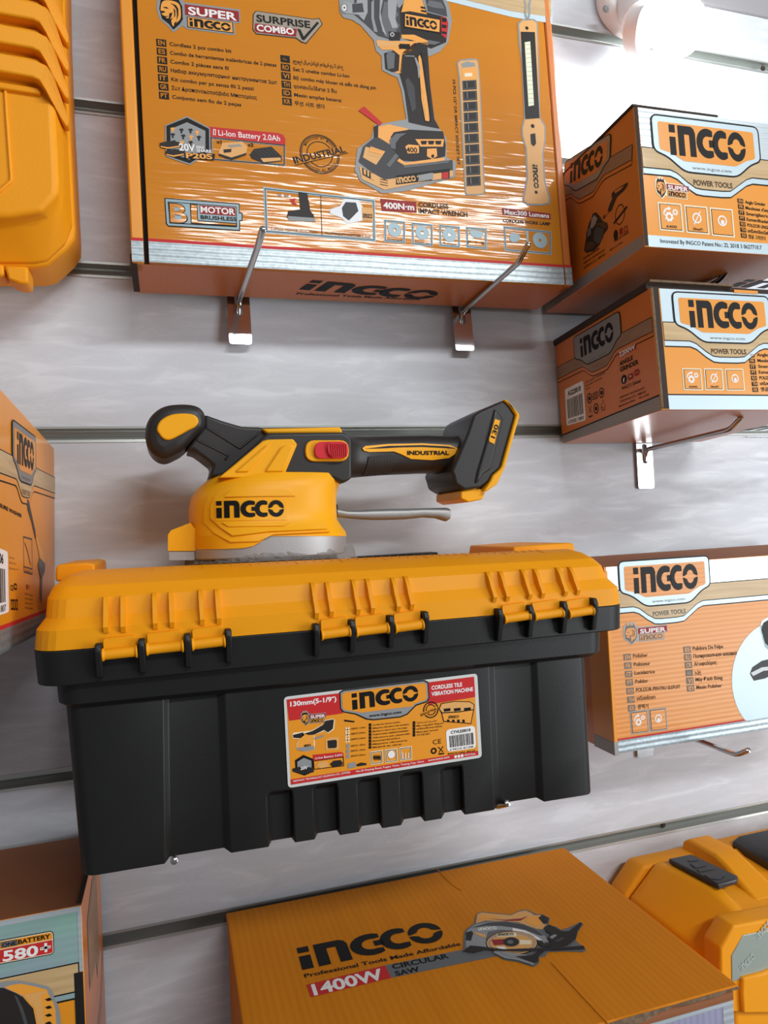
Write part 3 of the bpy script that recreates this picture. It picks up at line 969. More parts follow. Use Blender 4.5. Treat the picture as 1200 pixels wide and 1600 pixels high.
a.T('SHARE', *zB([(306, 276), (390, 282)]), 4.5, 'white', 9, 'battery_badge', 0.04)
a.poly(zB([(245, 280), (410, 288), (404, 322), (238, 312)]), 'ink', 8, 'battery_badge')
a.T('P20S', *zB([(250, 310), (396, 317)]), 8, 'pic_orange', 9, 'battery_badge', 0.06)
a.poly(zB([(350, 132), (760, 170), (785, 180), (797, 202), (797, 236), (385, 190), (382, 145)]), 'red', 1, 'battery_strip')
a.T('Li-Ion Battery 2.0Ah', *zB([(428, 183), (768, 215)]), 9, 'white', 2, 'battery_strip', 0.01)
a.frame(zB([(400, 148), (414, 150), (413, 182), (398, 180)]), 0.0006, 'white', 2, 'battery_strip')
a.frame(zB([(386, 190), (797, 235), (797, 352), (386, 318)]), 0.0016, 'grey_print', 1, 'battery_strip')
a.frame(zB([(386, 192), (794, 236), (793, 349), (386, 316)]), 0.0007, 'ink', 2, 'battery_strip')
a.T('x1', *zB([(418, 226), (446, 228)]), 5, 'ink', 3, 'battery_strip', 0.03)
a.T('x2', *zB([(590, 242), (622, 245)]), 5, 'ink', 3, 'battery_strip', 0.03)
a.poly(zB([(428, 278), (450, 225), (560, 218), (588, 245), (580, 290), (500, 318), (440, 300)]), 'pic_tan', 3, 'battery_strip')
a.poly(zB([(455, 262), (500, 258), (498, 276), (458, 280)]), 'pic_black', 4, 'battery_strip')
a.poly(zB([(430, 284), (500, 306), (582, 280), (580, 292), (500, 320), (432, 296)]), 'pic_black', 4, 'battery_strip')
a.poly(zB([(478, 238), (545, 232), (560, 243), (490, 250)]), 'grey_print', 4, 'battery_strip')
a.poly(zB([(600, 290), (625, 258), (720, 245), (778, 300), (776, 325), (680, 338), (612, 310)]), 'pic_black', 3, 'battery_strip')
a.poly(zB([(660, 310), (770, 306), (772, 322), (676, 332)]), 'pic_tan', 4, 'battery_strip')
for k in range(5):
    a.line(zB([(628 + k * 22, 268 - k * 3), (668 + k * 20, 300 - k * 3)]), 0.0005, 'grey_dark', 4, 'battery_strip')
# industrial stamp
c = (zB([(987, 286)])[0])
a.circle(c, 30.5, 'ink', 1, 'industrial_stamp', hole=0.95, n=40)
a.circle(c, 28, 'ink', 1, 'industrial_stamp', hole=0.965, n=40)
a.circle(c, 20, 'ink', 1, 'industrial_stamp', hole=0.94, n=36)
a.poly(zB([(842, 304), (1135, 234), (1142, 276), (852, 348)]), 'orange_print', 2, 'industrial_stamp')
a.T('INDUSTRIAL', *zB([(850, 338), (1130, 275)]), 11, 'ink', 3, 'industrial_stamp', 0.05)
a.line(zB([(850, 347), (1142, 279)]), 0.0006, 'ink', 3, 'industrial_stamp')
cu = fr.px(*c)
ru = (fr.px(c[0] + 30.5, c[1]) - cu).length
for word, a0, sgn in (('INNOVATED BY INGCO', 150, -1), ('INNOVATED BY INGCO', 205, 1)):
    for i, ch in enumerate(word):
        if ch == ' ':
            continue
        th = math.radians(a0 + sgn * i * (118 if sgn < 0 else 125) / 17)
        rr = ru * (0.76 if sgn < 0 else 0.86)
        q = Vector((cu.x + rr * math.cos(th), cu.y + rr * math.sin(th)))
        tdir = Vector((math.sin(th), -math.cos(th))) * (1 if sgn < 0 else -1)
        a.text_uv(ch, q - tdir * 0.0007, q + tdir * 0.0007, 0.0019, 'ink', 1, 'industrial_stamp')
# brushless motor badge
fm = [(130, 527), (545, 558), (545, 608), (562, 610), (562, 655), (548, 655), (548, 710), (150, 685), (138, 670)]
a.poly(zB(fm), 'ink', 1, 'motor_badge')
a.poly(zB([(136, 533), (540, 564), (540, 613), (556, 615), (556, 650), (542, 650), (542, 704), (153, 679), (144, 668)]), 'foil_frame', 2, 'motor_badge')
a.poly(zB([(148, 548), (528, 576), (530, 690), (160, 668)]), 'ink', 3, 'motor_badge')
a.poly(zB([(152, 553), (524, 580), (526, 685), (164, 664)]), 'foil_frame', 4, 'motor_badge')
a.T('B', *zB([(158, 663), (262, 670)]), 31, 'ink', 5, 'motor_badge', 0.07)
a.T('B', *zB([(164, 660), (256, 666)]), 29, 'orange_print', 6, 'motor_badge', 0.02)
a.poly(zB([(270, 562), (312, 565), (316, 652), (530, 668), (530, 686), (276, 670)]), 'ink', 5, 'motor_badge')
a.poly(zB([(276, 566), (308, 569), (312, 658), (524, 673), (524, 681), (280, 666)]), 'orange_print', 6, 'motor_badge')
a.poly(zB([(322, 568), (520, 582), (524, 630), (326, 616)]), 'red_deep', 5, 'motor_badge')
a.T('MOTOR', *zB([(330, 608), (520, 622)]), 9.5, 'white', 6, 'motor_badge', 0.05)
a.T('BRUSHLESS', *zB([(330, 645), (528, 657)]), 6, 'ink', 6, 'motor_badge', 0.05)
# two feature pictures in a frame
a.frame(zD([(822, 584), (1172, 624), (1174, 756), (828, 728)]), 0.0028, 'foil_frame', 1, 'feature_pictures')
a.frame(zD([(827, 589), (1168, 628), (1170, 752), (832, 724)]), 0.0006, 'ink', 2, 'feature_pictures')
a.line(zD([(1002, 610), (1006, 738)]), 0.0006, 'ink', 2, 'feature_pictures')
a.poly(zD([(932, 600), (960, 604), (970, 660), (980, 672), (985, 692), (905, 690), (895, 678), (900, 660), (938, 655)]), 'pic_black', 2, 'feature_pictures')
a.poly(zD([(898, 676), (984, 682), (984, 694), (902, 690)]), 'grey_print', 3, 'feature_pictures')
a.poly(zD([(906, 622), (925, 620), (920, 632), (930, 640), (922, 642), (912, 636)]), 'red', 2, 'feature_pictures')
for k in range(4):
    a.circle(zD([(872 + k * 11, 611 + k)])[0], 2.2, ('grey_print', 'white')[k % 2], 2, 'feature_pictures', n=10)
a.poly(zD([(1030, 655), (1062, 645), (1075, 622), (1120, 625), (1135, 650), (1132, 690), (1085, 700), (1065, 680), (1032, 668)]), 'pic_steel', 2, 'feature_pictures')
a.poly(zD([(1068, 650), (1080, 632), (1112, 634), (1120, 660), (1090, 690), (1072, 676)]), 'grey_dark', 3, 'feature_pictures')
a.poly(zD([(1130, 648), (1166, 652), (1167, 690), (1132, 688)]), 'pic_tan', 3, 'feature_pictures')
a.logo(*zD([(1134, 682), (1164, 684)]), 7, 'ink', 4, 'feature_pictures')
a.T('2-SPEED POWER SELECTION', *zD([(846, 718), (992, 730)]), 4.2, 'ink', 2, 'feature_pictures', 0.0)
a.T('ALUMINIUM HAMMER CASE', *zD([(1016, 732), (1158, 744)]), 4.2, 'ink', 2, 'feature_pictures', 0.0)
# impact wrench picture
W_ = 'wrench_picture'
halo = [(88, -20), (92, 60), (110, 85), (150, 95), (190, 120), (250, 190), (262, 240), (288, 265), (290, 330), (330, 352), (362, 365), (380, 420), (404, 560), (255, 588), (240, 650), (175, 698), (162, 800), (188, 850), (290, 908), (400, 897), (632, 832), (638, 762), (592, 738), (592, 650), (562, 608), (537, 560), (512, 400), (502, 270), (560, 245), (600, 200), (618, 100), (602, 20), (570, -30)]
a.poly(zC(halo), 'grey_print', 3, W_)
a.poly(zC([(165, -20), (160, 0), (158, 70), (215, 118), (270, 170), (345, 192), (380, 180), (372, 40), (300, -20)]), 'grey_dark', 4, W_)
a.poly(zC([(172, -10), (168, 62), (205, 98), (222, 60), (222, -10)]), 'pic_steel', 5, W_)
a.poly(zC([(103, 15), (115, 8), (150, 20), (205, 12), (222, 40), (212, 78), (150, 68), (112, 66), (103, 45)]), 'pic_steel', 6, W_)
a.poly(zC([(150, 22), (198, 18), (205, 60), (152, 62)]), 'grey_dark', 7, W_)
a.circle(zC([(115, 38)])[0], 4.5, 'white', 7, W_, hole=0.5, n=16)
a.poly(zC([(300, 10), (365, 20), (350, 50), (368, 70), (350, 95), (372, 120), (355, 150), (380, 180), (345, 190), (300, 170), (285, 90)]), 'grey_mid', 5, W_)
a.poly(zC([(265, 190), (330, 195), (440, 195), (460, 200), (430, 240), (385, 260), (380, 345), (350, 345), (362, 330), (366, 262), (340, 235), (290, 235), (268, 215)]), 'pic_orange', 5, W_)
a.poly(zC([(372, 40), (420, -20), (470, -20), (500, 60), (580, 80), (600, 120), (590, 200), (520, 230), (440, 200), (380, 180)]), 'pic_black', 4, W_)
a.poly(zC([(400, -20), (470, -20), (500, 70), (420, 55), (380, 60)]), 'pic_orange', 5, W_)
a.poly(zC([(380, 165), (440, 165), (520, 200), (500, 215), (430, 190), (382, 182)]), 'pic_orange', 5, W_)
a.poly(zC([(490, -20), (565, -20), (590, 40), (595, 80), (505, 55)]), 'grey_dark', 5, W_)
a.poly(zC([(392, 62), (566, 92), (564, 160), (392, 132)]), 'ink', 6, W_)
a.poly(zC([(397, 68), (560, 97), (558, 154), (397, 127)]), 'pic_orange', 7, W_)
a.logo(*zC([(404, 121), (548, 145)]), 14, 'ink', 8, W_)
a.poly(zC([(566, 80), (590, 85), (600, 110), (590, 185), (568, 165)]), 'red', 6, W_)
for k in range(3):
    a.poly(zC([(570, 85 + k * 32), (592, 90 + k * 32), (590, 108 + k * 28), (570, 104 + k * 28)]), 'ink', 7, W_)
a.poly(zC([(372, 208), (420, 210), (420, 235), (372, 230)]), 'ink', 7, W_)
a.poly(zC([(385, 250), (440, 205), (500, 200), (505, 260), (515, 400), (535, 560), (560, 605), (480, 590), (415, 575), (395, 430), (372, 350)]), 'pic_black', 5, W_)
a.poly(zC([(300, 252), (345, 240), (372, 262), (368, 335), (338, 340), (306, 325)]), 'pic_black', 6, W_)
a.poly(zC([(455, 262), (468, 250), (488, 300), (500, 400), (520, 560), (510, 578), (488, 572), (470, 470), (462, 350)]), 'ink', 6, W_)
a.poly(zC([(459, 270), (466, 260), (484, 305), (496, 405), (516, 560), (508, 572), (492, 568), (474, 468), (466, 350)]), 'pic_orange', 7, W_)
a.T('BRUSHLESS', *zC([(474, 415), (492, 548)]), 2.0, 'ink', 8, W_, 0.03)
a.poly(zC([(262, 598), (320, 585), (412, 605), (400, 618), (345, 630), (330, 680), (262, 640)]), 'pic_orange', 5, W_)
a.poly(zC([(330, 645), (345, 622), (420, 610), (575, 618), (588, 680), (585, 735), (470, 760), (380, 755), (335, 690)]), 'pic_black', 6, W_)
a.poly(zC([(398, 690), (412, 680), (462, 684), (462, 720), (410, 722)]), 'pic_orange', 7, W_)
a.T('400', *zC([(405, 716), (455, 718)]), 8, 'ink', 8, W_, 0.02)
a.poly(zC([(445, 655), (580, 655), (575, 690), (470, 690)]), 'pic_orange', 7, W_)
for k in range(3):
    a.poly(zC([(470 + k * 34, 663), (500 + k * 34, 663), (496 + k * 34, 680), (474 + k * 34, 680)]), 'ink', 8, W_)
a.poly(zC([(500, 700), (545, 698), (548, 735), (524, 748), (500, 735)]), 'pic_orange', 7, W_)
a.poly(zC([(370, 745), (400, 765), (582, 740), (582, 755), (400, 780), (360, 758)]), 'pic_orange', 7, W_)
a.poly(zC([(180, 760), (200, 690), (262, 640), (340, 690), (390, 770), (620, 752), (622, 800), (300, 845), (250, 815)]), 'grey_dark', 5, W_)
a.poly(zC([(200, 740), (212, 690), (305, 712), (262, 775)]), 'pic_tan', 6, W_)
a.poly(zC([(182, 780), (250, 815), (300, 845), (622, 800), (622, 828), (300, 892), (195, 842)]), 'pic_tan', 6, W_)
a.poly(zC([(196, 788), (252, 818), (252, 850), (198, 822)]), 'pic_black', 7, W_)
a.poly(zC([(355, 825), (606, 792), (606, 838), (355, 868)]), 'ink', 7, W_)
a.logo(*zC([(362, 862), (450, 851)]), 9, 'pic_tan', 8, W_)
a.T('20V', *zC([(458, 852), (518, 845)]), 9, 'pic_tan', 8, W_, 0.04)
a.poly(zC([(522, 818), (568, 812), (568, 842), (522, 848)]), 'pic_tan', 8, W_)
a.poly(zC([(570, 812), (600, 808), (600, 838), (570, 842)]), 'red', 8, W_)
a.poly(zC([(180, 520), (206, 500), (292, 578), (280, 592)]), 'red', 4, W_)
zW = Z(520, 0, 4.095)
for pts, m_, ly in (
        ([(300, -10), (322, -10), (304, 80), (314, 150), (345, 235), (318, 205), (296, 120)], 'pic_steel', 6), ([(350, -10), (410, -10), (405, 60), (398, 120), (415, 180), (380, 185), (352, 110)], 'pic_steel', 6),
        ([(245, 20), (262, 0), (262, 120), (285, 210), (262, 205), (245, 120)], 'grey_print', 6), ([(355, 205), (430, 212), (430, 262), (360, 262)], 'pic_black', 7),
        (arc(378, 226, 15, 15, 0, 360, 16)[:-1], 'pic_steel', 8), (arc(378, 226, 6, 6, 0, 360, 12)[:-1], 'ink', 9),
        (arc(72, 55, 26, 34, 0, 360, 24)[:-1], 'grey_print', 7), (arc(72, 55, 14, 20, 0, 360, 20)[:-1], 'white', 8), (arc(72, 55, 6, 8, 0, 360, 14)[:-1], 'grey_dark', 9),
        ([(340, 360), (355, 330), (395, 345), (390, 440), (350, 450)], 'grey_mid', 7), ([(420, 292), (490, 288), (492, 312), (424, 318)], 'ink', 8),
        ([(275, 265), (340, 270), (420, 280), (410, 300), (330, 305), (285, 300)], 'pic_tan', 6),
        ([(560, 45), (590, 52), (590, 62), (562, 56)], 'ink', 8), ([(562, 68), (594, 74), (594, 84), (564, 78)], 'ink', 8),
        ([(615, 5), (690, 20), (715, 60), (650, 55), (600, 40)], 'grey_mid', 6), ([(610, 260), (690, 275), (650, 290), (600, 285)], 'grey_mid', 6),
        ([(520, 375), (530, 372), (556, 430), (552, 500), (545, 505), (540, 440)], 'grey_print', 8), ([(458, 360), (520, 362), (522, 368), (462, 366)], 'grey_print', 8),
        ([(460, 520), (480, 500), (520, 560), (530, 700), (505, 720), (480, 620)], 'grey_dark', 7),
        ([(560, 340), (568, 345), (625, 700), (628, 780), (618, 780), (610, 700)], 'ink', 8),
        ([(262, 815), (290, 800), (288, 880), (262, 885)], 'pic_black', 6), ([(360, 900), (400, 860), (470, 855), (430, 880), (400, 920), (400, 960), (370, 950)], 'grey_mid', 7),
        ([(240, 940), (325, 970), (315, 995), (232, 975)], 'pic_orange', 7), ([(340, 1060), (400, 985), (420, 1000), (362, 1075)], 'grey_mid', 7), ([(450, 1060), (740, 1030), (740, 1045), (455, 1078)], 'grey_mid', 7),
        ([(545, 1125), (630, 1110), (640, 1110), (640, 1150), (548, 1165)], 'grey_print', 9),
        ([(195, 1085), (210, 1090), (210, 1125), (197, 1118)], 'pic_tan', 8), ([(218, 1095), (230, 1100), (230, 1135), (220, 1130)], 'pic_tan', 8), ([(240, 1110), (262, 1118), (262, 1160), (242, 1150)], 'pic_tan', 8),
        (arc(637, 1003, 9, 11, 0, 360, 14)[:-1], 'ink', 9)):
    a.poly(zW(pts), m_, ly, W_)
for k_ in range(3):
    a.line(zW([(300, 1150 + k_ * 16), (350, 1160 + k_ * 16)]), 0.0006, 'ink_soft', 8, W_)
for i_ in range(6):
    for j_ in range(3):
        a.circle(zW([(235 + i_ * 14 - j_ * 4, 952 + i_ * 4 + j_ * 20)])[0], 0.45, 'ink_soft', 8, W_, n=6)
# socket set picture
S_ = 'socket_set_picture'
a.poly(zC([(640, 295), (655, 282), (690, 276), (735, 276), (742, 290), (750, 370), (774, 900), (765, 915), (685, 918), (678, 905), (650, 370)]), 'grey_print', 1, S_)
a.poly(zC([(646, 298), (658, 287), (732, 282), (738, 295), (745, 370), (767, 900), (760, 909), (690, 911), (684, 902), (656, 370)]), 'pic_tan', 2, S_)
a.poly(zC([(662, 300), (690, 290), (722, 296), (728, 312), (665, 318)]), 'grey_print', 3, S_)
a.poly(zC([(664, 325), (728, 322), (730, 372), (668, 376)]), 'pic_orange', 3, S_)
a.poly(zC([(676, 345), (712, 343), (713, 360), (677, 362)]), 'cream', 4, S_)
for k in range(10):
    y = 380 + k * 50
    x = 666 + k * 2.1
    a.poly(zC([(x, y), (x + 66, y - 4), (x + 68, y + 40), (x + 2, y + 44)]), 'grey_dark', 3, S_)
    a.poly(zC([(x + 8, y + 4), (x + 56, y + 2), (x + 58, y + 30), (x + 10, y + 33)]), 'pic_black', 4, S_)
    a.line(zC([(x + 20, y + 5), (x + 22, y + 32)]), 0.0006, 'grey_print', 5, S_)
a.T('10 PCS 1/2" DR IMPACT SOCKET SET', *zC([(621, 374), (643, 772)]), 0.6, 'ink', 1, S_, 0.02) if False else None
p0, p1 = (fr.px(*q) for q in zC([(622, 374), (644, 772)]))
a.text_uv('10 PCS 1/2" DR IMPACT SOCKET SET', p0, p1, 0.0026, 'ink', 1, S_, 0.02)
# work lamp picture
L_ = 'work_lamp_picture'
a.poly(zC([(925, 110), (945, 92), (1000, 88), (1020, 105), (1024, 200), (1032, 550), (1056, 590), (1058, 655), (1048, 720), (1056, 850), (1080, 930), (1078, 955), (1040, 965), (970, 962), (948, 945), (950, 920), (966, 840), (962, 700), (945, 640), (943, 600), (956, 550), (945, 300), (930, 200)]), 'grey_print', 1, L_)
a.poly(zC([(932, 115), (948, 98), (998, 95), (1014, 110), (1018, 200), (1026, 555), (1049, 592), (1051, 655), (1041, 720), (1048, 850), (1071, 930), (1069, 950), (1040, 957), (972, 954), (956, 940), (958, 922), (974, 840), (969, 700), (952, 640), (950, 600), (963, 552), (952, 300), (938, 200)]), 'pic_tan', 2, L_)
a.poly(zC([(940, 150), (1006, 152), (1028, 555), (962, 560)]), 'pic_black', 3, L_)
a.poly(zC([(958, 200), (984, 196), (1002, 495), (976, 500)]), 'led', 4, L_)
for k in range(14):
    a.line(zC([(961 + k * 1.2, 212 + k * 21), (985 + k * 1.2, 210 + k * 21)]), 0.0003, 'grey_print', 5, L_)
a.circle(zC([(969, 133)])[0], 2.4, 'ink', 3, L_, n=14)
a.circle(zC([(996, 592)])[0], 2.8, 'ink', 3, L_, n=14)
a.circle(zC([(1012, 902)])[0], 2.4, 'ink', 3, L_, n=14)
a.poly(zC([(985, 630), (1008, 626), (1012, 675), (1000, 688), (988, 676)]), 'pic_black', 3, L_)
a.line(zC([(955, -10), (964, 30), (960, 60), (968, 92)]), 0.0022, 'grey_print', 3, L_)
a.line(zC([(988, -10), (978, 30), (982, 60), (974, 92)]), 0.0022, 'grey_print', 3, L_)
p0, p1 = (fr.px(*q) for q in zC([(994, 772), (1002, 882)]))
a.logo_uv(p0, p1, 0.0055, 'ink', 3, L_)
# specification texts and icon frames
a.poly(zE([(120, 108), (318, 125), (320, 186), (128, 175)]), 'red_deep', 1, 'specification')
a.T('400N·m', *zE([(138, 160), (308, 172)]), 9.5, 'white', 2, 'specification', 0.05)
a.T('CORDLESS', *zE([(332, 153), (498, 163)]), 7.5, 'ink', 1, 'specification', 0.03)
a.T('IMPACT WRENCH', *zE([(332, 187), (602, 208)]), 7.5, 'ink', 1, 'specification', 0.03)
a.poly(zE([(790, 158), (1058, 190), (1060, 222), (794, 196)]), 'red_deep', 1, 'lamp_specification')
a.T('Max:300 Lumens', *zE([(804, 192), (1052, 215)]), 7, 'white', 2, 'lamp_specification', 0.04)
a.T('CORDLESS WORK LAMP', *zE([(796, 236), (1058, 256)]), 5, 'ink', 1, 'lamp_specification', 0.03)
for (x0, y0, x1, y1, wd) in ((140, 222, 258, 356, 'No-load speed'), (292, 238, 410, 372, 'Impact rate'), (444, 250, 560, 380, 'Torque'), (592, 262, 708, 388, '')):
    q = [(x0, y0), (x1, y0 + 11), (x1, y1), (x0 + 2, y1 - 10)]
    a.frame(zE(q), 0.0022, 'foil_frame', 1, 'feature_icons')
    a.frame(zE([(q[0][0] + 5, q[0][1] + 5), (q[1][0] - 5, q[1][1] + 5), (q[2][0] - 5, q[2][1] - 5), (q[3][0] + 5, q[3][1] - 5)]), 0.0005, 'ink', 2, 'feature_icons')
    if wd:
        a.circle(zE([((x0 + x1) / 2, y0 + 58)])[0], 10.5, 'foil_frame', 2, 'feature_icons', hole=0.25)
        a.T(wd, *zE([(x0 + 22, y1 - 22), (x1 - 18, y1 - 13)]), 3.2, 'ink', 2, 'feature_icons', 0.0)
    else:
        a.poly(zE([(x0 + 22, y0 + 22), (x1 - 22, y0 + 30), (x1 - 32, y0 + 62), (x0 + 40, y0 + 58)]), 'foil_frame', 2, 'feature_icons', smooth=True)
        for ch, xx in (('F', 12), ('T', 50), ('R', 88)):
            a.T(ch, *zE([(x0 + xx, y1 - 32 + xx * 0.08), (x0 + xx + 15, y1 - 31 + xx * 0.08)]), 5.4, 'ink', 2, 'feature_icons', 0.0)
q = [(798, 258), (1062, 288), (1064, 418), (806, 396)]
a.frame(zE(q), 0.0022, 'foil_frame', 1, 'feature_icons')
a.frame(zE([(803, 264), (1057, 292), (1059, 412), (811, 391)]), 0.0005, 'ink', 2, 'feature_icons')
a.line(zE([(930, 275), (934, 402)]), 0.0022, 'foil_frame', 1, 'feature_icons')
a.circle(zE([(1000, 338)])[0], 11, 'foil_frame', 2, 'feature_icons', hole=0.2)
a.poly(zE([(840, 300), (880, 304), (890, 330), (860, 350), (835, 335)]), 'foil_frame', 2, 'feature_icons', smooth=True)
a.finish(bx.root)
# underside print
fb = bx.face('bottom')
a = Art(fb)
a.logo((467, 452), (668, 468.5), 16.5, 'ink', 1, 'brand_lettering', slant=0.25)
a.T('Professional Tools Made Affordable', (463, 460), (655, 469), 3.2, 'ink', 1, 'tagline', 0.015)
a.finish(bx.root)
bm = bmesh.new()
add_box(bm, -0.0012, 0.004, -bx.D + 0.003, -0.004, -0.0006, 0.008)  # solid block coloured dark for the shade in the flap gap
link('corner_shade', bm, 'board_dark', bx.root, label='dark block in place of the shaded gap at the lower left corner')


# ================================================================== angle grinder boxes
def grinder_box(o, dims, ang, label):
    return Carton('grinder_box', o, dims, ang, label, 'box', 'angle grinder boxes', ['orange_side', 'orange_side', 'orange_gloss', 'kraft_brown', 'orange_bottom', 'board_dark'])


GROWS = [('EN', 'Angle Grinder'), ('FR', "Meuleuse d'angle"), ('IT', 'Smerigliatrice'), ('PT', 'Esmerilhadeira'), ('RO', 'POLIZOR UNGHIULAR'), ('TH', 'เครื่องเจียรไฟฟ้า'), ('KR', '앵글 그라인더')]
# lower one
g2 = grinder_box((0.4121, -0.0069, -0.0207), (0.18, 0.165, 0.1086), (2.96, -0.8, 0.1), 'lower angle grinder box with 2200W and barcode on its side')
fr = g2.face('front')
a = Art(fr)
z = Z(840, 420, 3.333)
vt = fr.px(1100, 618).y
edge = 0.0082
a.poly_uv([(edge, 0.0004), (g2.W, 0.0004), (g2.W, vt), (edge, vt)], 'foil_line', 0, 'foil_strip')
a.poly_uv([(edge, vt), (g2.W, vt), (g2.W, vt + 0.0012), (edge, vt + 0.0012)], 'ink', 0, 'foil_strip')
a.poly_uv([(0.0004, 0.001), (edge, 0.001), (edge, g2.H), (0.0004, g2.H)], 'board_dark', 0, 'board_edge')  # dark strip painted for the shaded gap beside the front panel
a.poly_uv([(0.0006, 0.002), (0.0026, 0.002), (0.0026, g2.H), (0.0006, g2.H)], 'board_edge', 1, 'board_edge')
plate_header(a, (1048, 455), (1200, 463), edge + 0.001, g2.W, g2.H - 0.0004, 'foil_line')
z2 = Z(1020, 540, 6.667)
icon_box(a, *z2([(316, 248), (490, 252), (332, 452)]), 'gear', '6000', 'orange_gloss')
icon_box(a, *z2([(542, 250), (712, 252), (556, 452)]), 'ring', '230mm(9")', 'orange_gloss')
icon_box(a, *z2([(760, 254), (928, 254), (778, 458)]), 'lock', '', 'orange_gloss')
a.lang_rows(GROWS, z2([(996, 76)])[0], (0.97, 9.0), (8.8, 0.1), (0.7, 7), z2([(1086, 112)])[0], 5.2, [1226, 1230, 1226, 1228, 1240, 1226, 1226])
a.finish(g2.root)
fl = g2.face('left')
a = Art(fl)
z = Z(860, 470, 6)
z6 = z
uM = g2.D - 0.0006
v1, v2 = fl.px(*z([(110, 1262)])[0]), fl.px(*z([(1010, 890)])[0])
a.poly_uv([(0.0006, 0.0004), (uM, 0.0004), (uM, v2.y), (0.0006, v1.y)], 'silver_dull', 0, 'foil_strip')
a.line_uv([(0.0006, v1.y), (uM, v2.y)], 0.0014, 'ink', 1, 'foil_strip')
plate_header(a, z([(217, 345)])[0], z([(655, 88)])[0], 0.0006, uM, None, None, plate='silver_dull', inner='silver_dull', wood='wood_dark', silver='orange_side', url=False, words='grey_dark')
a.T('POWER TOOLS', *z([(355, 585), (530, 492)]), 3.6, 'grey_mid', 6, 'printed_header', 0.02)
a.poly(z([(637, 478), (800, 392), (806, 450), (645, 537)]), 'red_deep', 1, 'specification')
a.T('2200W', *z([(648, 528), (800, 447)]), 8.2, 'white', 2, 'specification', 0.05)
a.T('ANGLE', *z([(650, 612), (776, 548)]), 7, 'ink', 1, 'specification', 0.05)
a.T('GRINDER', *z([(655, 668), (828, 590)]), 7.2, 'ink', 1, 'specification', 0.05)
a.circle(z([(691, 737)])[0], 4.4, 'ink', 1, 'social_icons', n=22)
a.T('f', *z([(684, 768), (702, 760)]), 7, 'cream', 2, 'social_icons', 0.05)
a.poly(z([(730, 692), (776, 672), (778, 728), (732, 748)]), 'red_deep', 1, 'social_icons', r=0.0015)
a.poly(z([(746, 698), (764, 703), (748, 722)]), 'cream', 2, 'social_icons')
a.frame(z([(787, 652), (834, 634), (838, 690), (790, 710)]), 0.0010, 'red_deep', 1, 'social_icons', r=0.002)
a.circle(z([(812, 672)])[0], 2.2, 'red_deep', 1, 'social_icons', hole=0.55, n=16)
a.T('INGCO Global', *z([(674, 836), (848, 762)]), 5.2, 'ink', 1, 'social_icons', 0.01)
for s_, q0, q1 in (('NEWWAY TECHNOLOGY', (655, 918), (888, 822)), ('(SUZHOU) CO., LIMITED', (656, 955), (900, 858)), ('MADE IN CHINA', (645, 1000), (797, 938)), ('FE21.V04', (834, 922), (925, 886))):
    a.T(s_, *z([q0, q1]), 3.2, 'ink', 1, 'small_print', 0.01)
for s_, q0, q1 in (('220-240V~50/60Hz', (330, 776), (515, 680)), ('Spindle thread:', (331, 808), (486, 728)), ('M14', (333, 842), (374, 822))):
    a.T(s_, *z([q0, q1]), 3.2, 'ink_soft', 1, 'voltage_print', 0.0)
a.barcode(z([(136, 832), (310, 745), (336, 1118), (155, 1172)]), 'AG220018', '6 925582 118893')
for cx, cy, k in ((368, 915, 0), (422, 888, 1), (480, 862, 0), (430, 1010, 0)):
    if k:
        a.frame(z([(398, 866), (442, 846), (446, 912), (402, 932)]), 0.0009, 'ink', 1, 'marks')
        a.frame(z([(410, 880), (432, 870), (434, 900), (413, 910)]), 0.0007, 'ink', 1, 'marks')
    else:
        a.circle(z([(cx, cy)])[0], 4.6, 'ink', 1, 'marks', hole=0.78, n=20, squash=0.9)
        a.circle(z([(cx, cy)])[0], 2.0, 'ink', 1, 'marks', n=12)
a.line(z([(360, 990), (390, 1050)]), 0.0006, 'ink', 1, 'marks')
a.line(z([(390, 980), (362, 1052)]), 0.0006, 'ink', 1, 'marks')
a.poly(z([(360, 1082), (396, 1070), (397, 1082), (362, 1096)]), 'ink', 1, 'marks')
a.line(z([(474, 1006), (494, 930), (522, 992), (474, 1008)]), 0.0006, 'ink', 1, 'marks')
a.T('PAP', *z([(484, 1035), (517, 1022)]), 2.4, 'ink', 1, 'marks', 0.02)
a.finish(g2.root)
a = Art(g2.face('bottom'))
a.logo((1160, 672.5), (1290, 672.5), 12.5, 'grey_mid', 1, 'brand_lettering', slant=0.25)
a.T('Professional Tools Made Affordable', (1155, 684), (1290, 684), 2.5, 'grey_mid', 1, 'tagline', 0.01)
a.finish(g2.root)
# lid: corrugated board folded over the top, its brown darkened for shade
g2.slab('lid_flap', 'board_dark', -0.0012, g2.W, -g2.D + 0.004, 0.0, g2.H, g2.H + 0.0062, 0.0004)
bm = bmesh.new()
add_box(bm, 0.0, 0.0885, -g2.D - 0.0004, -g2.D + 0.05, g2.H + 0.0052, g2.H + 0.0072)
link('corrugated_edge', bm, 'board_edge', g2.root)
bm = bmesh.new()
add_box(bm, 0.0885, 0.115, -g2.D - 0.0008, -g2.D + 0.03, g2.H - 0.0006, g2.H + 0.0022)
link('tuck_tab', bm, 'orange_gloss', g2.root)

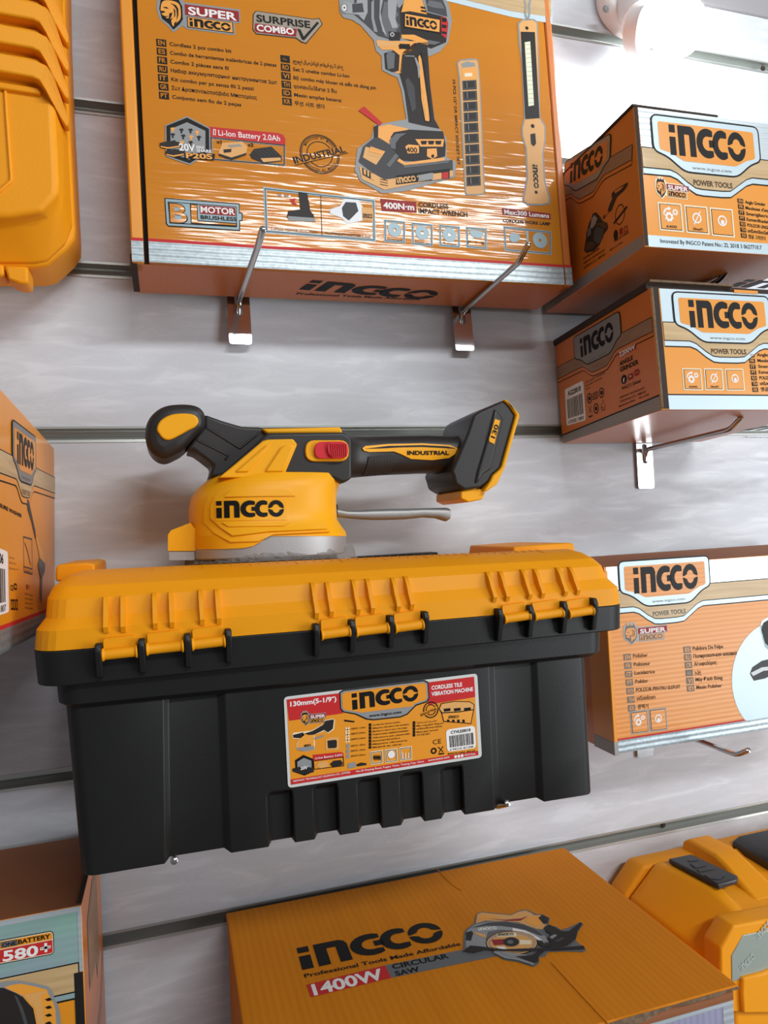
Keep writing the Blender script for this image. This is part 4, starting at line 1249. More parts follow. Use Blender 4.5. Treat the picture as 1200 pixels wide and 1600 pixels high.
# upper one
g1 = grinder_box((0.3986, -0.0088, 0.1216), (0.18, 0.17, 0.123), (1.54, -0.74, -0.38), 'upper angle grinder box with a grinder picture on its shaded side, under the glowing bulb')
fr = g1.face('front')
a = Art(fr)
z = Z(860, 160, 3.529)
vt = fr.px(1100, 376).y
edge = 0.0042
vt0 = fr.px(*z([(522, 730)])[0]).y
a.poly_uv([(edge, 0.0004), (g1.W, 0.0004), (g1.W, vt0), (edge, vt0)], 'foil_line', 0, 'foil_strip')
a.poly_uv([(0.0004, 0.001), (edge, 0.001), (edge, g1.H), (0.0004, g1.H)], 'board_dark', 0, 'board_edge')  # gap shade painted the same way on the upper box
a.T('Innovated By INGCO Patent No.: ZL 2018 3 0627710.7', *z([(606, 774), (1165, 812)]), 6.5, 'ink', 1, 'small_print', 0.012)
plate_header(a, *z([(545, 62), (1142, 136)]), edge + 0.0004, g1.W, g1.H - 0.0004, 'holo')
super_badge(a, quad_map(*z([(572, 405), (762, 430), (582, 600)])), lion='orange_gloss', halo='cream')
icon_box(a, *z([(598, 558), (714, 568), (610, 698)]), 'gear', '6400', 'orange_gloss')
icon_box(a, *z([(744, 574), (856, 584), (756, 712)]), 'ring', '230mm(9")', 'orange_gloss')
icon_box(a, *z([(884, 588), (996, 598), (896, 728)]), 'lock', '', 'orange_gloss')
a.lang_rows(GROWS, z([(1030, 530)])[0], (0.9, 9.0), (8.8, 1.1), (0.7, 7), z([(1073, 558)])[0], 5.2, [1196, 1206, 1204, 1206, 1216, 1206, 1196])
a.finish(g1.root)
fl = g1.face('left')
a = Art(fl)
uM = g1.D - 0.0006
v1, v2 = fl.px(*z([(140, 975)])[0]), fl.px(*z([(500, 735)])[0])
a.poly_uv([(0.0006, 0.0004), (uM, 0.0004), (uM, v2.y), (0.0006, v2.y)], 'silver_dull', 0, 'foil_strip')
# the plate runs back behind the large box: extend it along its own edge
TRp, MID = fl.px(*z([(338, 165)])[0]), fl.px(*z([(110, 310)])[0])
d_ = (TRp - MID)
TLq = TRp - d_.normalized() * 0.080

fl2 = Face(g1.m, fl.o, fl.u, fl.v)
fl2.px = lambda x, y: TLq if x == 'TL' else (TRp if x == 'TR' else Face.px(fl2, x, y))
a2 = Art(fl2)
plate_header(a2, ('TL', 0), ('TR', 0), 0.0006, uM, None, None, plate='silver_dull', inner='orange_side', wood='wood_dark', silver='orange_side', url=False, words='wood_dark')
a2.finish(g1.root)
z = Z(860, 160, 3.529)
zG = Z(890, 240, 6.345)
for pts, m_, ly in (
        ([(230, 600), (262, 580), (300, 620), (330, 670), (375, 690), (382, 740), (340, 800), (300, 900), (250, 960), (170, 985), (145, 960), (165, 850), (170, 780), (195, 690), (220, 640)], 'pic_black', 2),
        ([(250, 760), (300, 700), (345, 760), (330, 840), (290, 900), (240, 860)], 'grey_dark', 3), ([(225, 640), (250, 610), (280, 640), (262, 700), (230, 740), (205, 740)], 'pic_steel', 3),
        ([(275, 690), (340, 680), (378, 695), (372, 740), (340, 750), (290, 735)], 'ink_soft', 3), ([(178, 880), (230, 870), (262, 900), (225, 950), (165, 970), (152, 950)], 'ink_soft', 3), ([(185, 740), (215, 745), (215, 800), (180, 830)], 'grey_mid', 3),
        ([(330, 640), (345, 610), (380, 560), (400, 500), (425, 450), (418, 400), (440, 370), (500, 330), (580, 285), (575, 310), (548, 360), (520, 385), (470, 430), (440, 500), (420, 560), (370, 600), (340, 650)], 'pic_black', 2),
        ([(445, 375), (500, 340), (545, 320), (520, 350), (460, 395)], 'orange_side', 3), ([(360, 590), (385, 560), (392, 580), (350, 625)], 'orange_side', 3)):
    a.poly(zG(pts), m_, ly, 'grinder_picture')
a.circle(z([(384, 618)])[0], 9, 'ink', 1, 'industrial_stamp', hole=0.9, squash=0.8)
a.line(z([(350, 668), (424, 574)]), 0.0022, 'ink', 1, 'industrial_stamp')
a.circle(z([(361, 731)])[0], 4.6, 'ink', 1, 'social_icons', n=20, squash=0.7)
a.poly(z([(380, 700), (398, 690), (400, 722), (382, 732)]), 'red_deep', 1, 'social_icons')
a.frame(z([(406, 688), (424, 676), (426, 710), (408, 720)]), 0.0009, 'red_deep', 1, 'social_icons')
a.T('INGCO Global', *z([(354, 772), (432, 720)]), 4, 'ink', 1, 'social_icons', 0.01)
a.T('MADE IN CHINA', *z([(328, 820), (402, 772)]), 2.6, 'ink', 1, 'origin_print', 0.01)
for i, s_ in enumerate(('POWER GRINDER', 'NEWWAY TECHNOLOGY', '(SUZHOU) CO., LIMITED')):
    a.T(s_, *z([(184, 868 + i * 26), (302 - (i == 0) * 30, 790 + i * 26 + (i == 0) * 20)]), 3.4, 'ink', 1, 'small_print', 0.01)
a.finish(g1.root)
a = Art(g1.face('bottom'))
a.logo((1138, 447.5), (1300, 456), 12.5, 'ink', 1, 'brand_lettering', slant=0.3)
a.finish(g1.root)
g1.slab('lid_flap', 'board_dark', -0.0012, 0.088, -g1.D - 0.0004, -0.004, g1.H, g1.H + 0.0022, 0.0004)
g1.slab('corrugated_edge', 'board_edge', 0.088, g1.W, -g1.D + 0.003, -0.004, g1.H - 0.0008, g1.H + 0.0004, 0.0)

# ================================================================== polisher box
po = Carton('polisher_box', (0.388, -0.012, -0.3255), (0.30, 0.093, 0.1755), (0.5, 0, 0),
            'pale orange polisher box with silver top band beside the right end of the black toolbox', 'box')
po.body(['orange_side', 'orange_side', 'orange_pale', 'kraft_brown', 'orange_bottom', 'kraft_brown'], x0=0.002)
fr = po.face('front')
a = Art(fr)
z = Z(900, 830, 4)
plate_header(a, *z([(257, 186), (828, 148)]), 0.0045, po.W, po.H - 0.0004, 'holo', inner='orange_pale', words='ink_grey')
vt = fr.px(1000, 1152).y
a.poly_uv([(0.0045, 0.0004), (po.W, 0.0004), (po.W, vt), (0.0045, vt)], 'foil', 0, 'foil_strip')
a.poly_uv([(0.0045, vt), (po.W, vt), (po.W, vt + 0.0016), (0.0045, vt + 0.0016)], 'red', 0, 'foil_strip')
super_badge(a, quad_map(*z([(290, 575), (568, 548), (300, 800)])), lion='orange_pale', halo='silver_dull', ink='ink_grey')
PR = [('EN', 'Polisher'), ('FR', 'Polisseur'), ('IT', 'Lucidatrice'), ('PT', 'Polidor'), ('RO', 'POLIZOR PENTRU SLEFUIT'), ('TH', 'เครื่องขัดเงา'), ('KR', '광택기')]
a.lang_rows(PR, z([(296, 768)])[0], (1.15, 13.3), (11.2, -0.9), (0.7, 10), z([(357, 791)])[0], 6, [1012, 1016, 1023, 1012.5, 1063, 1024, 1013], badge='ink_grey', letter='orange_pale', ink='ink_soft')
PR = [('ES', 'Pulidora De Felpa'), ('RU', 'Полировальная машина'), ('CR', 'Αλοιφαδόρος'), ('ع', 'ملمع'), ('VI', 'Máy Đánh Bóng'), ('ID', 'Mesin Polisher')]
a.lang_rows(PR, z([(670, 722)])[0], (1.1, 12.1), (11.2, -0.9), (0.7, 9.8), z([(730, 745)])[0], 6, [1130, 1151, 1120, 1096, 1129, 1128], badge='ink_grey', letter='orange_pale', ink='ink_soft')
icon_box(a, *z([(342, 1135), (440, 1122), (352, 1262)]), 'gear', '', 'orange_pale', rim='silver_dull')
icon_box(a, *z([(460, 1120), (556, 1108), (470, 1246)]), 'lock', '', 'orange_pale', rim='silver_dull')
cu = fr.px(*z([(1262, 920)])[0])
ru = (fr.px(1215 + 69, 1060) - fr.px(1215, 1060)).length
a.poly_uv([(cu.x + ru * math.cos(math.pi * k / 32), max(vt, cu.y + ru * math.sin(math.pi * k / 32))) for k in range(64)], 'foil_line', 1, 'polisher_picture')
a.poly(z([(1145, 610), (1160, 560), (1210, 530), (1340, 516), (1412, 548), (1434, 640), (1400, 732), (1300, 760), (1240, 780), (1175, 720)]), 'foil_line', 1, 'polisher_picture')
a.poly(z([(1157, 615), (1170, 572), (1215, 545), (1330, 530), (1400, 560), (1420, 640), (1390, 720), (1300, 745), (1240, 750), (1180, 700)]), 'pic_black', 2, 'polisher_picture')
a.poly(z([(1085, 890), (1100, 850), (1160, 810), (1240, 790), (1300, 786), (1400, 800), (1440, 850), (1400, 900), (1300, 905), (1240, 890), (1180, 920), (1110, 935)]), 'grey_dark', 2, 'polisher_picture')
a.poly(z([(1090, 885), (1160, 850), (1400, 828), (1400, 848), (1170, 872), (1105, 905)]), 'pic_steel', 3, 'polisher_picture')
a.finish(po.root)
a = Art(po.face('left'))
a.finish(po.root)
bm = bmesh.new()
add_box(bm, 0.0, 0.0042, -po.D - 0.0028, -po.D + 0.030, 0.0004, po.H - 0.004)
link('side_flap', bm, 'orange_gloss', po.root, bevel=0.0008)
bm = bmesh.new()
add_box(bm, -0.0003, 0.0044, -po.D - 0.0031, -po.D + 0.0301, 0.0, vt)
link('foil_strip', bm, 'silver_dull', po.root, bevel=0.0004)
bm = bmesh.new()
v = [bm.verts.new(c) for c in ((0.0, -po.D + 0.004, po.H), (po.W, -po.D + 0.004, po.H), (po.W, -0.004, po.H + 0.0055), (0.0, -0.004, po.H + 0.0055), (0.0, -0.004, po.H - 0.001), (po.W, -0.004, po.H - 0.001))]
for f in ((0, 1, 2, 3), (3, 2, 5, 4), (0, 3, 4), (1, 5, 2), (0, 4, 5, 1)):
    bm.faces.new([v[i] for i in f])
link('lid_flap', bm, 'kraft_brown', po.root)

# ================================================================== pressure washer box
wa = Carton('pressure_washer_box', (-0.3988, -0.008, -0.1655), (0.30, 0.235, 0.156), (2.33, 0.6, 1.5),
            'pressure washer box at the left edge, its orange side turned towards the toolbox', 'box',
            mats=['orange_side', 'orange_gloss', 'orange_gloss', 'kraft_brown', 'orange_bottom', 'orange_gloss'])
fr = wa.face('right')
a = Art(fr)
z = Z(0, 600, 3.9)
U0, U1 = -wa.D + 0.0005, -0.0005
plate_header(a, *z([(66, 208), (213, 320)]), U0, U1, None, None, plate='silver_dull', inner='orange_gloss', wood='wood', silver='orange_gloss', words='wood_dark', bump=0.9)
a.T('CORDLESS PRESSURE WASHER', (-52, 767), *z([(131, 815)]), 7.6, 'ink', 1, 'specification', 0.04)
vt = fr.px(*z([(20, 1494)])[0]).y
a.poly_uv([(U0, 0.0004), (U1, 0.0004), (U1, vt), (U0, vt)], 'foil', 0, 'foil_strip')
a.poly_uv([(U0, vt), (U1, vt), (U1, vt + 0.0026), (U0, vt + 0.0026)], 'red', 0, 'foil_strip')
a.barcode([(-45, 838), *z([(45, 1022), (52, 1390)]), (-45, 976)], 'HPWLI2006', '6 942141 8 11807')
for i, s_ in enumerate(('Flow rate:', '220 L/min', 'Max suction: 2m')):
    a.T(s_, *z([(55, 1060 + i * 34), (85 + i * 12, 1058 + i * 34 + 10)]), 3.4, 'ink_soft', 1, 'flow_print', 0.0)
a.poly(z([(158, 690), (163, 668), (168, 690), (190, 790), (212, 890), (218, 945), (212, 940), (190, 840), (168, 770)]), 'grey_dark', 2, 'washer_picture')
a.poly(z([(214, 935), (222, 935), (262, 1040), (272, 1090), (268, 1150), (255, 1180), (245, 1110), (240, 1060)]), 'pic_tan', 2, 'washer_picture')
a.poly(z([(228, 1100), (240, 1060), (272, 1095), (270, 1140), (255, 1180), (250, 1340), (240, 1300), (244, 1180)]), 'grey_mid', 3, 'washer_picture')
a.frame(z([(140, 926), (194, 942), (196, 1164), (144, 1148)]), 0.0011, 'grey_dark', 1, 'nozzle_picture')
a.line(z([(150, 968), (166, 1020), (184, 1100)]), 0.0013, 'grey_dark', 1, 'nozzle_picture')
a.line(z([(142, 1112), (195, 1128)]), 0.0009, 'grey_dark', 1, 'nozzle_picture')
a.T('Nozzle', *z([(153, 1138), (186, 1150)]), 3.4, 'ink', 1, 'nozzle_picture', 0.0)
a.T('CE', *z([(62, 1256), (82, 1260)]), 9, 'ink', 1, 'marks', 0.01)
a.frame(z([(84, 1212), (100, 1218), (101, 1256), (85, 1252)]), 0.0011, 'ink', 1, 'marks')
for x in (70, 84, 100):
    a.frame(z([(x - 6, 1310), (x + 6, 1314), (x + 7, 1378), (x - 5, 1376)]), 0.0011, 'ink', 1, 'marks')
a.T('@ f', *z([(156, 1242), (178, 1248)]), 6, 'red_deep', 1, 'social_icons', 0.02)
for i in range(4):
    a.T(('INGCO Global', 'NEWWAY TECHNOLOGY', '(SUZHOU) CO., LIMITED', 'MADE IN CHINA')[i], *z([(150, 1284 + i * 28), (198, 1294 + i * 27)]), 3.2, 'ink', 1, 'small_print', 0.0)
a.finish(wa.root)

# ================================================================== circular saw box
sw = Carton('circular_saw_box', (0.0335, -0.012, -0.626), (0.35, 0.2385, 0.176), (0, 0, 0.45),
            'wide orange cardboard box with a circular saw on its lid, lying below the toolbox', 'box')
sw.body(['kraft_orange', 'kraft_orange', 'holo_violet', 'kraft_brown', 'kraft_brown', 'kraft_brown'], x0=0.0015, x1=sw.W - 0.002, y0=-sw.D + 0.003)
lid = sw.slab('lid_panel', 'kraft_orange', 0, sw.W, -sw.D - 0.001, 0.0, sw.H + 0.0012, sw.H + 0.004, 0.0012)
sw.H2 = sw.H
sw.H = sw.H + 0.004
ft = sw.face('top')
a = Art(ft)
z = Z(440, 1390, 2.4)
# worn crease lines across the lid
for q in (([(690, 1322), (760, 1395), (800, 1425)]), ([(880, 1500), (925, 1560), (945, 1590)])):
    pass
p0, p1 = (ft.px(*q) for q in z([(78, 303), (606, 192)]))
hv = ft.px(*z([(52, 222)])[0]) - p0
d_ = (p1 - p0).normalized()
a.logo_uv(p0, p1 + d_ * 0.004, abs(hv.x * -d_.y + hv.y * d_.x), 'ink', 2, 'brand_lettering')
a.T('Professional Tools Made Affordable', *z([(87, 332), (674, 210)]), 6.2, 'ink', 2, 'tagline', 0.02)
a.poly(z([(93, 358), (388, 285), (412, 332), (110, 405)]), 'red', 1, 'specification')
a.T('1400W', *z([(122, 398), (388, 334)]), 18, 'white', 2, 'specification', 0.035)
a.poly(z([(388, 285), (690, 224), (860, 240), (412, 332)]), 'grey_mid', 1, 'specification')
a.T('CIRCULAR', *z([(418, 300), (630, 257)]), 8, 'ink', 2, 'specification', 0.05)
a.T('SAW', *z([(430, 326), (521, 306)]), 8, 'ink', 2, 'specification', 0.05)
C_ = 'saw_picture'
z = Z(715, 1415, 4.533)
for pts, m_, ly in (
        ([(45, 200), (60, 170), (115, 130), (135, 60), (170, 45), (260, 55), (380, 65), (430, 40), (480, 28), (530, 48), (560, 63), (600, 63), (657, 95), (645, 130), (660, 148), (700, 150), (740, 180), (870, 118), (892, 133), (852, 190), (836, 250), (882, 288), (912, 320), (892, 332), (740, 328), (640, 333), (622, 362), (578, 372), (578, 412), (540, 438), (430, 404), (330, 388), (260, 348), (170, 348), (36, 348)], 'grey_mid', 2),
        ([(130, 130), (140, 65), (170, 52), (260, 62), (380, 72), (430, 48), (480, 38), (520, 55), (545, 72), (600, 72), (645, 95), (635, 130), (600, 172), (560, 168), (430, 122), (330, 114), (200, 110)], 'pic_tan', 3),
        ([(150, 100), (170, 70), (260, 76), (300, 92), (220, 96), (180, 112)], 'pic_orange', 4),
        ([(220, 95), (330, 105), (450, 95), (500, 78), (445, 112), (350, 114)], 'red_deep', 4),
        ([(470, 100), (540, 80), (580, 85), (600, 120), (560, 150), (500, 130)], 'pic_orange', 4),
        ([(572, 92), (600, 70), (647, 92), (637, 132), (612, 137)], 'pic_black', 5),
        ([(55, 220), (65, 185), (120, 140), (220, 118), (340, 114), (450, 134), (560, 174), (620, 220), (642, 262), (590, 267), (560, 242), (500, 207), (400, 182), (300, 177), (215, 192), (200, 240), (215, 302), (60, 302)], 'pic_steel', 4),
        ([(98, 162), (220, 125), (340, 117), (460, 139), (560, 178), (612, 217), (582, 217), (480, 177), (400, 161), (300, 148), (200, 148), (140, 158)], 'grey_dark', 5),
        ([(390, 163), (480, 183), (562, 225), (602, 252), (560, 247), (470, 207), (390, 186)], 'white', 5),
        ([(60, 195), (100, 185), (112, 200), (95, 255), (58, 250)], 'pic_black', 5),
        ([(110, 198), (140, 195), (200, 212), (205, 235), (160, 222)], 'pic_tan', 5),
        (arc(385, 272, 185, 86, 0, 360, 44)[:-1], 'ink', 5), (arc(385, 272, 178, 81, 0, 360, 44)[:-1], 'pic_tan', 6), (arc(385, 272, 166, 74, 0, 360, 44)[:-1], 'pic_steel', 7), (arc(385, 274, 155, 66, 0, 360, 44)[:-1], 'pic_tan', 8),
        ([(240, 252), (335, 246), (342, 286), (258, 292)], 'red_deep', 9), ([(440, 250), (525, 258), (520, 285), (440, 286)], 'cream', 9), ([(270, 300), (330, 300), (350, 318), (300, 320)], 'white', 9),
        ([(275, 208), (415, 203), (420, 228), (280, 232)], 'cream', 9),
        (arc(380, 268, 56, 33, 0, 360, 28)[:-1], 'pic_black', 10), (arc(374, 270, 22, 14, 0, 360, 20)[:-1], 'grey_mid', 11),
        ([(250, 340), (300, 322), (380, 350), (470, 356), (545, 370), (572, 396), (535, 432), (430, 398), (330, 382)], 'pic_steel', 9),
        ([(300, 340), (380, 362), (470, 372), (540, 392), (530, 410), (430, 384), (340, 366)], 'grey_print', 10),
        ([(410, 372), (530, 362), (600, 312), (625, 330), (576, 370), (572, 410), (547, 420)], 'pic_black', 11),
        ([(38, 338), (90, 296), (160, 302), (330, 322), (600, 312), (720, 312), (890, 296), (907, 320), (740, 327), (600, 332), (400, 338), (200, 328), (120, 347)], 'pic_black', 12),
        ([(560, 260), (600, 262), (612, 282), (655, 272), (668, 300), (640, 308), (590, 300)], 'pic_black', 11),
        ([(618, 165), (650, 145), (692, 165), (740, 196), (790, 192), (870, 130), (886, 140), (852, 190), (836, 250), (780, 296), (690, 320), (650, 326), (660, 270), (640, 240), (662, 210), (630, 196)], 'pic_black', 11),
        ([(650, 235), (690, 215), (705, 225), (670, 250)], 'grey_print', 12), ([(742, 180), (775, 172), (782, 190), (750, 196)], 'grey_mid', 12), ([(690, 262), (740, 240), (760, 246), (705, 272)], 'grey_dark', 12)):
    a.poly(z(pts), m_, ly, C_)
a.logo(*z([(150, 186), (282, 174)]), 4.6, 'white', 6, C_)
a.logo(*z([(286, 226), (400, 220)]), 3.6, 'ink', 10, C_)
a.finish(sw.root)
# raised crease ridges pressed into the lid board
for i, q in enumerate(([(683, 1358), (706, 1382), (722, 1392)], [(862, 1505), (905, 1552), (950, 1600)])):
    pts = [ft.pt(ft.px(*t_), 0.0002) for t_ in q]
    bm = bmesh.new()
    add_tube(bm, smooth_path(pts, 5), 0.0005, 8)
    link('crease', bm, 'kraft_orange', sw.root, smooth=True)
sw.H = sw.H2
# torn board edge along the front of the lid and the foil front face
bm = bmesh.new()
rnd = random.Random(8)
prev = None
n_ = 60
top, bot = [], []
for i in range(n_ + 1):
    x = sw.W * i / n_
    j = rnd.uniform(0, 0.0012) + (0.004 * math.exp(-((x - 0.262) / 0.012) ** 2) * (0.7 + 0.6 * rnd.random()))
    top.append((x, -sw.D - 0.0012 - j * 0.4, sw.H + 0.0032 + j * 0.4))
    bot.append((x, -sw.D - 0.0010 - j * 0.6, sw.H + 0.0020 - j))
vt_ = [bm.verts.new(p) for p in top]
vb_ = [bm.verts.new(p) for p in bot]
vk = [bm.verts.new((p[0], -sw.D + 0.002, sw.H + 0.001)) for p in top]
for i in range(n_):
    bm.faces.new((vt_[i], vb_[i], vb_[i + 1], vt_[i + 1]))
    bm.faces.new((vb_[i], vk[i], vk[i + 1], vb_[i + 1]))
link('corrugated_edge', bm, 'board_edge', sw.root)
fr = sw.face('front', -0.003)
a = Art(fr)
zt = sw.H - 0.0085
a.poly_uv([(0.002, zt), (sw.W - 0.002, zt), (sw.W - 0.002, sw.H - 0.0002), (0.002, sw.H - 0.0002)], 'kraft_brown', 0, 'foil_border')
a.poly_uv([(0.003, zt - 0.003), (sw.W - 0.0025, zt - 0.003), (sw.W - 0.0025, zt), (0.003, zt)], 'holo', 1, 'foil_border')
a.poly_uv([(sw.W - 0.012, 0.01), (sw.W - 0.0025, 0.01), (sw.W - 0.0025, zt - 0.003), (sw.W - 0.012, zt - 0.003)], 'holo', 1, 'foil_border')
a.finish(sw.root)

# ================================================================== battery tool box, lower left
bt = Carton('battery_tool_box', (-0.33, -0.009, -0.626), (0.26, 0.125, 0.2685), (0, 0, 0),
            'box with iridescent green foil front reading 580+ in the lower left corner', 'box',
            mats=['orange_side', 'orange_side', 'orange_gloss', 'kraft_brown', 'kraft_brown', 'kraft_brown'])
fr = bt.face('front')
a = Art(fr)
z = Z(0, 1360, 6.667)
Wb = bt.W
vg = fr.px(*z([(835, 960)])[0]).y
vt = bt.H - 0.0004
a.poly_uv([(0.0005, vg), (Wb - 0.0005, vg), (Wb - 0.0005, vt), (0.0005, vt)], 'holo_green', 0, 'foil_front')
a.poly_uv([(0.0005, vt - 0.0035), (Wb - 0.0005, vt - 0.0035), (Wb - 0.0005, vt), (0.0005, vt)], 'holo', 1, 'foil_front')
xr = fr.px(*z([(815, 700)])[0]).x
a.poly_uv([(xr, vg - 0.006), (Wb - 0.0004, vg - 0.006), (Wb - 0.0004, vt), (xr, vt)], 'holo', 2, 'foil_front')
vw = fr.px(*z([(780, 1255)])[0]).y
a.poly_uv([(0.0005, vw - 0.0058), (xr, vw - 0.0058), (xr, vg + 0.0008), (0.0005, vg + 0.0008)], 'ink', 2, 'printed_header')
a.poly_uv([(0.0005, vw), (xr - 0.0008, vw), (xr - 0.0008, vg), (0.0005, vg)], 'wood', 3, 'printed_header')
a.poly_uv([(0.0005, vw - 0.0045), (xr - 0.0008, vw - 0.0045), (xr - 0.0008, vw - 0.001), (0.0005, vw - 0.001)], 'holo_green', 3, 'printed_header')
xv = fr.px(*z([(780, 1300)])[0]).x
vv = fr.px(*z([(830, 1055)])[0]).y
a.poly_uv([(xv, 0.002), (Wb - 0.0006, 0.002), (Wb - 0.0006, vv), (xv, vv)], 'void', 4, 'slot_shade')  # flat dark strip painted as the shaded gap beside the front flap
q = z([(-120, 745), (535, 625), (560, 650), (566, 850), (540, 872), (-120, 1000)])
a.poly(q, 'ink', 3, 'battery_sign', r=0.002)
a.poly(z([(-120, 754), (533, 633), (551, 655), (558, 845), (537, 863), (-120, 990)]), 'cream', 4, 'battery_sign', r=0.002)
a.poly(z([(-120, 762), (532, 641), (546, 660), (546, 710), (-120, 840)]), 'orange_gloss', 5, 'battery_sign')
a.poly(z([(-120, 848), (546, 718), (551, 842), (534, 855), (-120, 980)]), 'red', 5, 'battery_sign')
a.poly(z([(10, 742), (182, 712), (186, 772), (14, 803)]), 'ink', 6, 'battery_sign')
a.poly(z([(15, 746), (178, 717), (181, 768), (19, 797)]), 'grey_mid', 7, 'battery_sign')
a.T('ONE', *z([(26, 790), (172, 764)]), 5.6, 'ink', 8, 'battery_sign', 0.06)
a.T('BATTERY', *z([(192, 762), (528, 698)]), 7, 'ink', 7, 'battery_sign', 0.06)
a.T('580', *z([(32, 940), (402, 872)]), 16, 'white', 7, 'battery_sign', 0.055)
a.poly(z([(462, 752), (492, 745), (496, 840), (468, 847)]), 'white', 7, 'battery_sign')
a.poly(z([(420, 796), (530, 772), (531, 800), (422, 826)]), 'white', 7, 'battery_sign')
a.T('TOOLS', *z([(428, 815), (526, 794)]), 2.4, 'ink', 8, 'battery_sign', 0.03)
K_ = 'tool_picture'
a.poly(z([(-60, 1180), (60, 1150), (200, 1140), (380, 1172), (500, 1200), (550, 1250), (570, 1330), (610, 1400), (630, 1500), (640, 1640), (-60, 1640)]), 'grey_print', 5, K_)
a.poly(z([(50, 1210), (120, 1185), (220, 1172), (380, 1205), (490, 1235), (510, 1290), (560, 1370), (580, 1450), (590, 1640), (390, 1640), (350, 1450), (240, 1300)]), 'pic_orange', 6, K_)
a.poly(z([(-60, 1215), (40, 1215), (170, 1270), (240, 1310), (350, 1430), (390, 1640), (-60, 1640)]), 'pic_black', 7, K_)
a.poly(z([(150, 1285), (180, 1300), (240, 1420), (290, 1580), (300, 1640), (270, 1640), (220, 1470)]), 'grey_dark', 8, K_)
a.poly(z([(250, 1290), (420, 1250), (500, 1258), (430, 1290), (440, 1400), (470, 1640), (400, 1640), (370, 1430)]), 'pic_tan', 7, K_)
for k in range(4):
    a.poly(z([(470, 1335 + k * 82), (520, 1315 + k * 82), (548, 1340 + k * 82), (500, 1352 + k * 82)]), 'ink', 8, K_)
a.finish(bt.root)
fr = bt.face('right')
a = Art(fr)
H_ = bt.H
a.poly_uv([(-0.10, H_ - 0.075), (-0.10, H_ - 0.025), (-0.06, H_ - 0.012), (-0.03, H_ - 0.018), (-0.03, H_ - 0.085), (-0.05, H_ - 0.095), (-0.055, H_ - 0.080)], 'silver_dull', 1, 'side_plate')
a.poly_uv(inset([(-0.10, H_ - 0.075), (-0.10, H_ - 0.025), (-0.06, H_ - 0.012), (-0.03, H_ - 0.018), (-0.03, H_ - 0.085), (-0.05, H_ - 0.095), (-0.055, H_ - 0.080)], 0.0015), 'wood_dark', 2, 'side_plate')
a.line_uv([(-0.124, H_ - 0.115), (-0.11, H_ - 0.113), (-0.08, H_ - 0.128), (-0.04, H_ - 0.123), (-0.002, H_ - 0.09)], 0.0012, 'ink', 1, 'side_plate')
a.line_uv([(-0.124, H_ - 0.125), (-0.11, H_ - 0.123), (-0.08, H_ - 0.138), (-0.04, H_ - 0.133), (-0.002, H_ - 0.10)], 0.0012, 'ink', 1, 'side_plate')
a.poly_uv([(-0.08, H_ - 0.165), (-0.05, H_ - 0.165), (-0.05, H_ - 0.145), (-0.08, H_ - 0.145)], 'red_deep', 1, 'specification')
a.text_uv('20V', (-0.077, H_ - 0.162), (-0.053, H_ - 0.162), 0.013, 'white', 2, 'specification', 0.05)
a.finish(bt.root)
bt.slab('lid_gap_shade', 'board_dark', bt.W - 0.0035, bt.W - 0.0002, -bt.D + 0.002, -0.001, bt.H - 0.0005, bt.H + 0.0006, 0)  # slab coloured dark for the shade in the gap beside the lid

# ================================================================== black and yellow toolbox
def put(name, bm, mats, root, **kw):
    bmesh.ops.translate(bm, verts=bm.verts, vec=-root.location)
    return link(name, bm, mats, root, **kw)


YF = -0.200                                             # front plane of the tub
tb = empty('toolbox', (0.125, -0.105, -0.312), 'black toolbox with yellow ribbed lid and a white bordered label, centre of the wall', 'toolbox')
REC = (0.0, 0.0034, 0.0060)          # depth of the side panels and of the foot notches
cols = [  # bottom pixel, top pixel, recessed?
    ((150, 1372), (124, 1108), 0), ((258, 1354.5), (256, 1100), 0), ((266, 1345.5), (264, 1099), 1), ((350, 1327), (340, 1092), 1), ((361, 1335), (352, 1090.5), 0),
    ((420, 1325), (410, 1086), 0), ((425, 1318), (415, 1085), 2), ((455, 1312), (446, 1082), 2), ((461, 1318), (452, 1081.5), 0),
    ((492, 1312), (483, 1079), 0), ((497, 1304), (488, 1078), 2), ((526, 1299), (518, 1074), 2), ((531, 1305.5), (523, 1073.5), 0),
    ((561, 1299), (552, 1071), 0), ((566, 1292.5), (557, 1070), 2), ((592, 1287), (583, 1067), 2), ((597, 1294), (588, 1066.5), 0),
    ((627, 1288.5), (618, 1063), 0), ((632, 1282), (623, 1062), 2), ((657, 1277), (648, 1059), 2), ((663, 1282), (654, 1058.5), 0),
    ((690, 1277), (681, 1055), 0), ((695, 1270), (686, 1054), 2), ((720, 1267), (711, 1051), 2), ((726, 1272), (717, 1050.5), 0),
    ((772, 1263), (764, 1045), 0), ((780, 1257), (772, 1044), 1), ((838, 1246), (829, 1037), 1), ((850, 1253), (839, 1036), 0), ((916, 1243), (905, 1028), 0)]
ZB = lambda x: -0.3100 + (x + 0.060) * (-0.0053 / 0.3675)
rows_z = []
bm = bmesh.new()
grid = []
for b_, t_, rec in cols:
    xb = at(b_[0], b_[1], YF + REC[rec]).x
    xt = at(t_[0], t_[1], YF + REC[rec]).x
    zb = ZB(xb) + (0.0, 0.0026, 0.0012)[rec]
    zt = at(t_[0], t_[1], YF).z + 0.012
    zn = zb + 0.0315
    col_ = []
    for z_, r_ in ((zb, REC[rec]), (zn, REC[rec]), (zn + 0.0035, REC[rec] * (rec == 1)), (zt, REC[rec] * (rec == 1))):
        k = (z_ - zb) / (zt - zb)
        col_.append(bm.verts.new((xb + (xt - xb) * k, YF + r_, z_)))
    grid.append(col_)
